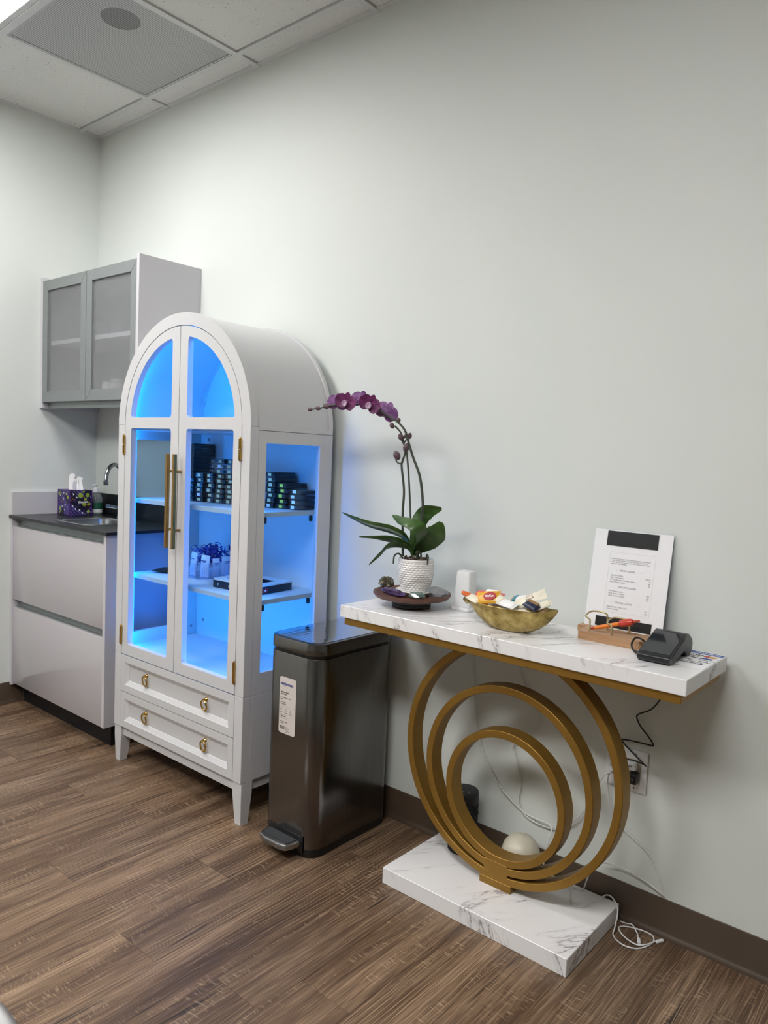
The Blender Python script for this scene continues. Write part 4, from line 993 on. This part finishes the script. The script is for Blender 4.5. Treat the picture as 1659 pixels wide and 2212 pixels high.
obj('logo', MB().lathe([(0, -.002), (.0165, -.002), (.0165, .0004), (0, .0004)], (0, 0, 0), 24, Nl @ Matrix.Diagonal((1.1, .78, 1, 1))), M['logo_red'], t)
R3 = Nl.to_3x3(); text('KitKat', .0096, Nl @ Vector((-.0140, -.0032, .0006)), R3 @ Vector((1, 0, 0)), R3 @ Vector((0, 1, 0)), M['paper'], t, bold=.0002)
t, Mx = candy(2.520, -.222, zc+.016, .058, .028, .012, -28, 14, CM['cream'], 'pale wafer packet leaning beside the red oval logo')
t, Mx = candy(2.455, -.237, zc+.004, .05, .026, .010, -20, 8, CM['cream'], 'cream packet lying against the front left rim of the bowl')
t, Mx = candy(2.572, -.19, zc+.014, .06, .026, .016, -10, -20, CM['white'], 'white packet with teal and tan stripes at the rear of the bowl')
obj('teal_stripe', MB().box(-.022, -.008, -.0134, .0134, -.004, .0088, .001, 1, Mx), CM['teal'], t); obj('tan_stripe', MB().box(-.030, -.0225, -.0136, .0136, -.002, .0078, .001, 1, Mx), CM['tan'], t)
t, Mx = candy(2.612, -.205, zc+.022, .088, .034, .010, 22, -28, CM['cream'], 'tall cream stick packet with small lettering, leaning to the right', 42)
R3 = Mx.to_3x3(); text('Biscoff', .0085, Mx @ Vector((-.012, -.004, .0056)), R3 @ Vector((1, 0, 0)), R3 @ Vector((0, 1, 0)), M['dark_ink'], t)
text('LOTUS', .0055, Mx @ Vector((-.008, .006, .0054)), R3 @ Vector((1, 0, 0)), R3 @ Vector((0, 1, 0)), M['logo_red'], t)
t, Mx = candy(2.560, -.236, zc+.006, .064, .03, .012, -14, 4, CM['white'], 'white packet lying across the middle front of the bowl')
t, Mx = candy(2.628, -.228, zc+.010, .046, .026, .014, -12, 12, CM['navy'], 'navy blue sweet with a tan band at the right of the bowl')
obj('tan_band', MB().box(-.018, .018, .004, .0136, -.002, .0078, .001, 1, Mx), CM['brown'], t)
t, Mx = candy(2.650, -.212, zc+.012, .05, .026, .012, 38, -26, CM['cream'], 'cream wrapped sweet at the right tip of the bowl')
t, Mx = candy(2.642, -.215, zc-.002, .05, .022, .012, 4, -4, CM['brown'], 'brown wrapped sweet low at the right tip of the bowl')
t, Mx = candy(2.60, -.175, zc+.012, .04, .022, .01, -35, -34, CM['cream'], 'small cream packet end standing up at the rear of the bowl')
fl_ = [(2.50, -.205, -8, .06), (2.555, -.205, 10, .08), (2.59, -.225, -25, .07), (2.47, -.215, 40, .05), (2.525, -.19, 15, .06)]
for k, (x, y, rz, L) in enumerate(fl_):
    candy(x, y, zc-.012, L, .03, .014, rz, 0, CM[('cream', 'white', 'cream', 'orange', 'coral')[k]], ('cream sweet buried under the coral bar in the bowl', 'white sweet buried under the others in the middle of the bowl', 'cream sweet buried under the navy one in the bowl', 'orange sweet buried under the others at the left of the bowl', 'coral sweet buried under the others at the rear of the bowl')[k])

# wooden holder with brass loops, pen, menu
hd = thing('wooden_holder', (2.79, -.09, ZT), 'oak holder with brass wire loops in front of the menu', 'holder')
obj('rear_block', MB().box(2.683, 2.935, -.062, -.028, ZT+.0003, ZT+.017, .0015), M['oak'], hd)
obj('front_block', MB().plate([rrect(2.722, 2.897, -.152, -.0625, .0, 1)[:0] + [(2.722, -.0625), (2.722, -.140), (2.727, -.150), (2.74, -.153), (2.868, -.153), (2.888, -.147), (2.899, -.13), (2.902, -.0625)]], lambda u, v: (u, v, ZT+.0003), (0, 0, .021)), M['oak'], hd)
for x, h in ((2.765, .034), (2.825, .026)):
    zb_ = ZT+.0213
    P_ = smooth_path([(x-.012, -.140, zb_), (x-.012, -.140, zb_+h*.75), (x-.014, -.138, zb_+h*.95), (x-.03, -.125, zb_+h), (x-.034, -.115, zb_+h+.004), (x-.026, -.095, zb_+h+.012), (x+.006, -.085, zb_+h+.010), (x+.012, -.085, zb_+h*.8), (x+.012, -.085, zb_)], 4)
    obj('wire_loop', MB().tube(P_, .0023, 8), M['pale_brass'], hd, smooth=60)
mn = thing('menu_board', (2.80, -.045, ZT), 'white printed price menu with a black bar, leaning on the wall', 'menu')
A0 = Vector((2.694, -.046, ZT+.0175)); AU = Vector((1, 0, 0)); AV = Vector((0, .041, .266)).normalized(); AN = AU.cross(AV)
PWm, PHm = .2145, .267
def pm(u, v, h=0): return A0 + AU*u + AV*v + AN*h
def pbox(u0, u1, v0, v1, h0, h1, mb=None):
    mb = mb or MB(); R_ = Matrix((AU, AV, AN)).transposed().to_4x4()
    return mb.box(u0, u1, v0, v1, h0, h1, M=T(*A0) @ R_)
obj('panel', pbox(-.0012, PWm+.0012, 0, PHm+.0012, -.0015, 0), M['acrylic'], mn)
obj('page', pbox(0, PWm, .0005, PHm, .0002, .0007), M['paper'], mn)
obj('black_bar', pbox(.037, .177, PHm-.043, PHm-.003, .0009, .0022), M['case_black'], mn)
obj('black_bar', pbox(.032, .185, .004, .030, .0009, .0022), M['case_black'], mn)
hh = .0009
L_ = lambda s_, size, u, v, **k: (s_, size, pm(u, v, hh), AU, AV, k)
bl = MB()
for a in ((.050, .175, .2065, .207), (.050, .0505, .045, .207), (.1745, .175, .045, .207), (.050, .175, .045, .0455)): pbox(*a, .0008, .00095, bl)
for u0, u1, v in ((.071, .081, .158), (.134, .144, .158), (.066, .076, .072), (.140, .150, .072)): pbox(u0, u1, v, v+.0005, .0008, .00095, bl)
obj('border_print', bl, M['faint_ink'], mn)
merged('heading_print', M['ink'], mn, [L_('BASIC LASHES', .0066, .084, .1565), L_('VOLUME LASHES', .0066, .083, .112), L_('DESIGN LASHES', .0066, .080, .070)])
body = [('Based on your own lashes length & suggestion experience', .056, .188), ('length by the technician. Please wear your lashes extra', .056, .1835), ('every step 3h, we recommend to do one set in between', .056, .179), ('your eye lashes healthy.', .056, .1745)]
it = [L_(s_, .00455, u, v) for s_, u, v in body]
rows_ = [('Signature Lashes', '$165+', .143), ('Light Wet Lashes', '75', .137), ('3D Handtapping Volume Lashes', '85', .131), ('Extra Wispy Lashes', '95', .125), ('2D Volume Lashes', '100', .1), ('Mega Volume Lashes', '120', .094), ('Magic Volume Lashes', '130', .088), ('Mega Design / Strip Lashes', '110', .058), ('Custom Lashes', '130', .052)]
for s_, p_, v in rows_: it += [L_(s_, .0053, .058, v), L_(p_, .0053, .169, v-.001, align='RIGHT')]
merged('price_print', M['ink'], mn, it)
# pen lying in the loops: plain red upper section
pn = thing('orange_pen', (2.80, -.12, ZT+.03), 'orange pen with a red upper end resting in the brass loops', 'pen')
M['pen_orange'] = mat('orange_plastic', '#dd7a1f', .3, noise=.03); M['pen_red'] = mat('red_plastic', '#c23a2c', .35, noise=.03); M['pen_tip'] = mat('red_orange_tip', '#b8472a', .35)
pa, pb = Vector((2.748, -.133, ZT+.0265)), Vector((2.872, -.108, ZT+.066)); pv = pb-pa
obj('barrel', MB().tube([pa+pv*.12, pa+pv*.2, pa+pv*.6], [.0042, .0052, .0054], 14), M['pen_orange'], pn)
obj('tip', MB().tube([pa, pa+pv*.05, pa+pv*.118], [.0008, .0030, .0042], 12), M['pen_tip'], pn)
obj('grip', MB().tube([pa+pv*.602, pa+pv*.62, pa+pv*.70, pa+pv*.80, pa+pv*.86, pa+pv*.88], [.0055, .0085, .0095, .0095, .0075, .0045], 16), M['pen_red'], pn)
obj('clicker', MB().tube([pa+pv*.882, pa+pv*.92, pa+pv*.921, pa+pv], [.0042, .0040, .0026, .0024], 12), M['pen_tip'], pn)

# payment terminal
tm = thing('payment_terminal', (2.96, -.16, ZT), 'black wedge-shaped card payment terminal on the table', 'payment terminal')
tx0, tx1 = 2.921, 2.998
sd = [(-.243, .004), (-.246, .008), (-.246, .017), (-.240, .0215), (-.138, .0585), (-.130, .0595), (-.112, .056), (-.088, .040), (-.083, .026), (-.088, .010), (-.100, .0004), (-.122, .0004), (-.128, .010), (-.140, .018), (-.215, .0004), (-.236, .0004)]
bb = MB().prism([(tx0, y, ZT+z) for y, z in sd], (tx1-tx0, 0, 0))
o = obj('shell', bb, M['terminal'], tm, smooth=30); b = o.modifiers.new('bevel', 'BEVEL'); b.width = .003; b.segments = 3; b.limit_method = 'ANGLE'; b.angle_limit = math.radians(40)
sv = Vector((0, -.140+.238, .0578-.0222)); sn = Vector((1, 0, 0)).cross(sv).normalized(); s0 = Vector((tx0, -.238, ZT+.0222))
def sp_(u, v, h): return s0 + Vector((u*(tx1-tx0), 0, 0)) + sv*v + sn*h
obj('screen', MB().prism([sp_(.05, .03, .0002), sp_(.95, .03, .0002), sp_(.95, .97, .0002), sp_(.05, .97, .0002)], sn*.0006), M['screen'], tm)
obj('card_slot', MB().box(tx0+.006, tx1-.012, -.2466, -.244, ZT+.0115, ZT+.0135), M['black_cable'], tm)
sl = MB().prism([(tx1-.0004, -.232, ZT+.0185), (tx1+.0008, -.232, ZT+.0185), (tx1+.0008, -.146, ZT+.050), (tx1-.0004, -.146, ZT+.050)], (0, 0, -.0032)); obj('swipe_slot', sl, M['black_cable'], tm)
obj('camera_dot', MB().lathe([(0, 0), (.0018, 0), (.0018, .0008), (0, .0008)], (tx1, -.118, ZT+.022), 12, rot(0, 90, 0)), M['black_cable'], tm)
tcab = obj('power_lead', MB().tube(smooth_path([(tx0+.001, -.222, ZT+.010), (2.912, -.215, ZT+.010), (2.893, -.198, ZT+.012), (2.882, -.178, ZT+.022), (2.886, -.162, ZT+.034), (2.900, -.157, ZT+.030), (2.912, -.150, ZT+.020), (2.917, -.142, ZT+.010), (2.922, -.137, ZT+.006), (2.94, -.133, ZT+.006)]), .0024, 8), M['black_cable'], tm)
obj('lead_plug', MB().tube([(2.9205, -.222, ZT+.010), (2.902, -.2065, ZT+.0105)], .0042, 10), M['black_plastic'], tm)

# card sign at the right end of the table
sg = thing('payment_sign', (3.03, -.11, ZT), 'white card acceptance sheet with a blue header lying at the right end of the table', 'sign')
gx0, gx1, gy0, gy1 = 2.978, 3.062, -.205, -.034
obj('sheet', MB().box(gx0, gx1, gy0, gy1, ZT+.0002, ZT+.0007), M['paper'], sg)
M['chase_blue'] = mat('header_blue', '#34549a', .5)
zg = ZT+.00085; GX, GY = (1, 0, 0), (0, 1, 0)
obj('header', MB().box(gx0, gx1, gy1-.028, gy1-.004, ZT+.00072, zg-.0001), M['chase_blue'], sg)
text('CHASE', .0125, (gx0+.017, gy1-.0205, zg), GX, GY, M['paper'], sg, bold=.0002, stretch=1.15)
oc_ = MB(); cx, cy = gx1-.013, gy1-.016
for k in range(4):
    A = T(cx, cy, 0) @ rot(0, 0, 90*k); oc_.prism([A @ Vector(p) for p in ((-.0025, .0024, zg), (.0014, .0062, zg), (-.0045, .0062, zg), (-.0062, .0045, zg))], (0, 0, .0001))
obj('octagon_logo', oc_, M['paper'], sg)
M['mc_red'] = mat('card_red', '#c8453a', .5); M['mc_yellow'] = mat('card_amber', '#dfa052', .5)
merged('card_print', M['dark_ink'], sg, [('VISA', .015, (gx0+.018, gy1-.048, zg), GX, GY, {'bold': .0004}), ('INTERAC', .009, (gx0+.012, gy1-.078, zg), GX, GY, {'bold': .0004}), ('DISCOVER', .0075, (gx0+.047, gy1-.090, zg), GX, GY),
    ('Pay', .012, (gx0+.020, gy1-.104, zg), GX, GY), ('G Pay', .012, (gx0+.052, gy1-.110, zg), GX, GY), ('ACCEPTING', .0075, (gx0+.024, gy1-.122, zg), GX, GY), ('CONTACTLESS', .0085, (gx0+.012, gy1-.136, zg), GX, GY, {'bold': .0004})])
obj('red_disc', MB().lathe([(0, 0), (.0095, 0), (.0095, .0001), (0, .0001)], (gx0+.056, gy1-.046, zg-.0001), 20), M['mc_red'], sg)
obj('amber_disc', MB().lathe([(0, 0), (.0095, 0), (.0095, .00015), (0, .00015)], (gx0+.068, gy1-.046, zg-.0001), 20), M['mc_yellow'], sg)
obj('blue_block', MB().box(gx0+.049, gx0+.074, gy1-.077, gy1-.062, zg-.0001, zg), M['chase_blue'], sg)
obj('grey_mark', MB().box(gx0+.015, gx0+.040, gy1-.062, gy1-.055, zg-.0001, zg), M['ink'], sg)

# ---- on the table's base
spk = thing('speaker', (2.36, -.085, .048), 'black cylindrical portable speaker with a strap on the marble base', 'speaker')
scx, scy = 2.362, -.088
obj('body', MB().lathe([(0, .0483), (.040, .0483), (.044, .053), (.044, .20), (.0435, .203)], (scx, scy, 0), 40), M['black_fabric'], spk)
obj('cap', MB().lathe([(.0435, .2031), (.044, .206), (.044, .232), (.041, .238), (.03, .2395), (0, .2395)], (scx, scy, 0), 40), M['speaker_rubber'], spk)
bt = MB()
for k in (-1, 0, 1): bt.lathe([(0, 0), (.003, 0), (.003, .0006), (0, .0006)], (scx+.014*k+.008, scy-.02+.010*k, .2396), 12)
obj('button', bt, M['ink'], spk)
obj('strap', MB().tube(smooth_path([(scx+.036, scy-.02, .215), (scx+.048, scy-.016, .205), (scx+.056, scy-.012, .192), (scx+.053, scy-.008, .183), (scx+.044, scy-.004, .186)]), .0035, 8), M['speaker_rubber'], spk)
df = thing('diffuser', (2.555, -.085, .048), 'cream dome-shaped aroma diffuser on the marble base', 'diffuser')
dcx, dcy = 2.560, -.082
obj('base', MB().lathe([(0, .0483), (.052, .0483), (.0555, .052), (.0585, .068)], (dcx, dcy, 0), 40), M['cream'], df)
obj('dome', MB().lathe([(.0585, .0685), (.0590, .085), (.0565, .114), (.049, .138), (.036, .154), (.020, .1625), (.009, .165), (.0065, .168), (.0035, .1675), (.0025, .162), (0, .162)], (dcx, dcy, 0), 40), M['cream'], df)

# ---- wall outlet and plugs
ol = thing('wall_outlet', (2.82, 0, .42), 'white two-gang outlet plate on the wall under the table', 'outlet')
obj('plate', MB().box(2.766, 2.881, -.0065, -.0005, .364, .479, .0025), M['white_plastic'], ol)
for x in (2.800, 2.848):
    obj('receptacle', MB().box(x-.0165, x+.0165, -.0085, -.0066, .388, .455, .001), M['cream'], ol)
sw = MB()
for x in (2.800, 2.848):
    for z in (.375, .468): sw.lathe([(0, 0), (.003, 0), (.003, .001), (0, .001)], (x, -.0066, z), 10, rot(90, 0, 0))
obj('screw', sw, M['alu'], ol)
def charger(name, x, z, m, lb, d=.032, w=.026, h=.028):
    t = thing(name, (x, -.0087, z), lb, 'charger')
    obj('block', MB().box(x-w/2, x+w/2, -.0088-d, -.0088, z-h/2, z+h/2, .004), m, t)
    obj('port', MB().box(x-.005, x+.005, -.0094-d, -.0089-d, z-.002, z+.002), M['ink'], t)
    return t
charger('plug_charger', 2.852, .410, M['black_plastic'], 'black charger block in the lower right socket')
charger('plug_charger', 2.797, .414, M['white_plastic'], 'white charger block in the lower left socket behind the gold ring', .03)
charger('plug_charger', 2.842, .440, M['white_plastic'], 'white plug in the upper right socket above the black charger', .02, .03, .024)

# ---- cables
def cable(name, pts, r, m, lb, n=6):
    o = obj(name, MB().tube(smooth_path(pts, n), r, 7), m, smooth=60); return tag(o, lb, 'cable')
cable('black_cable', [(2.905, -.035, .724), (2.915, -.03, .66), (2.889, -.02, .609), (2.851, -.012, .582), (2.845, -.01, .570), (2.858, -.012, .549), (2.880, -.012, .528), (2.895, -.012, .508), (2.883, -.012, .506), (2.85, -.013, .505), (2.815, -.014, .502), (2.812, -.016, .497), (2.835, -.022, .483), (2.888, -.05, .464), (2.887, -.05, .4645), (2.86, -.052, .468), (2.83, -.054, .463), (2.826, -.055, .44), (2.853, -.052, .412), (2.852, -.0425, .410)], .0021, M['black_cable'], 'black cable zigzagging down the wall to the black charger', 5)
cable('white_cable', [(2.306, -.008, .726), (2.31, -.008, .639), (2.328, -.008, .509), (2.347, -.008, .395), (2.374, -.008, .328), (2.428, -.008, .256), (2.481, -.01, .216), (2.539, -.012, .193), (2.612, -.02, .193), (2.627, -.03, .182), (2.625, -.04, .157), (2.622, -.055, .10), (2.628, -.064, .0515), (2.645, -.075, .0505)], .0021, M['cable'], 'white cable hanging down the wall to the cream diffuser')
cable('white_cable', [(2.482, -.01, .726), (2.482, -.01, .631), (2.496, -.008, .592), (2.523, -.008, .556), (2.556, -.008, .501), (2.55, -.008, .464), (2.514, -.008, .423), (2.474, -.008, .386), (2.482, -.008, .36), (2.501, -.008, .315), (2.507, -.008, .267), (2.505, -.009, .216), (2.54, -.009, .182), (2.616, -.010, .178), (2.673, -.012, .212), (2.716, -.015, .269), (2.733, -.02, .311), (2.754, -.03, .351), (2.775, -.04, .395), (2.797, -.0405, .414)], .0021, M['cable'], 'white cable looping along the wall up to the white charger')
cable('white_cable', [(2.790, -.040, .409), (2.785, -.03, .39), (2.778, -.015, .37), (2.781, -.01, .33), (2.793, -.008, .287), (2.825, -.006, .252), (2.872, -.006, .227), (2.906, -.006, .204), (2.93, -.006, .162), (2.945, -.008, .118), (2.944, -.008, .115), (2.905, -.010, .131), (2.855, -.012, .143), (2.805, -.02, .149), (2.775, -.03, .14), (2.75, -.035, .10), (2.735, -.035, .0515), (2.71, -.04, .0502)], .0021, M['cable'], 'thin white cable trailing down the wall to the baseboard')
cc = thing('charging_cable', (2.88, -.07, 0), 'white charging cable coiled on the floor beside the marble base', 'cable')
obj('lead', MB().tube(smooth_path([(2.655, -.045, .0502), (2.70, -.05, .0503), (2.722, -.085, .0503), (2.745, -.118, .0503), (2.77, -.11, .0503), (2.79, -.062, .058), (2.805, -.035, .066), (2.825, -.037, .064), (2.844, -.05, .045), (2.849, -.075, .014), (2.855, -.098, .003), (2.889, -.118, .003), (2.924, -.105, .003), (2.943, -.06, .003), (2.935, -.028, .003), (2.907, -.022, .003), (2.871, -.033, .003), (2.853, -.057, .0055), (2.875, -.084, .006), (2.915, -.097, .0062), (2.937, -.075, .006), (2.947, -.050, .006)]), .0019, 8), M['cable'], cc, smooth=60)
obj('connector', MB().box(-.004, .004, -.012, .012, .0004, .0075, .0015, 1, T(2.955, -.036, 0) @ rot(0, 0, -30)), M['white_plastic'], cc)
cd = thing('charging_cable', (2.88, -.05, 0), 'short white cable end with a plug lying inside the coil on the floor', 'cable')
obj('lead', MB().tube(smooth_path([(2.842, -.024, .003), (2.86, -.023, .003), (2.876, -.026, .009), (2.897, -.042, .003), (2.908, -.062, .003)]), .0018, 8), M['cable'], cd, smooth=60)
obj('connector', MB().box(-.004, .004, -.011, .011, .0004, .007, .0015, 1, T(2.914, -.073, 0) @ rot(0, 0, 25)), M['white_plastic'], cd)

# white cloth at the bottom left corner
cl = MB(); rows = []
for i in range(15):
    v = i/14; rows.append([])
    for k in range(15):
        u = k/14; x = 1.66 + .42*u; y = -1.765 + .475*v
        ed_ = min(u, 1-u, v, 1-v); z = .045*(1-math.exp(-ed_*30)) + .008*math.sin(9*u+4*v)*min(1, ed_*6) + .0006
        y += .006*math.sin(23*x); x += .008*math.sin(17*y)
        rows[-1].append((x, y, max(.0006, z)))
cl.loft(rows)
o = obj('folded_blanket', cl, mat('white_cotton', '#d9d9d8', .85, bump=.4, bscale=500), smooth=60); sm = o.modifiers.new('solid', 'SOLIDIFY'); sm.thickness = .003; sm.offset = 1
tag(o, 'white cotton blanket on the floor, its corner at the bottom left of the photo', 'blanket')
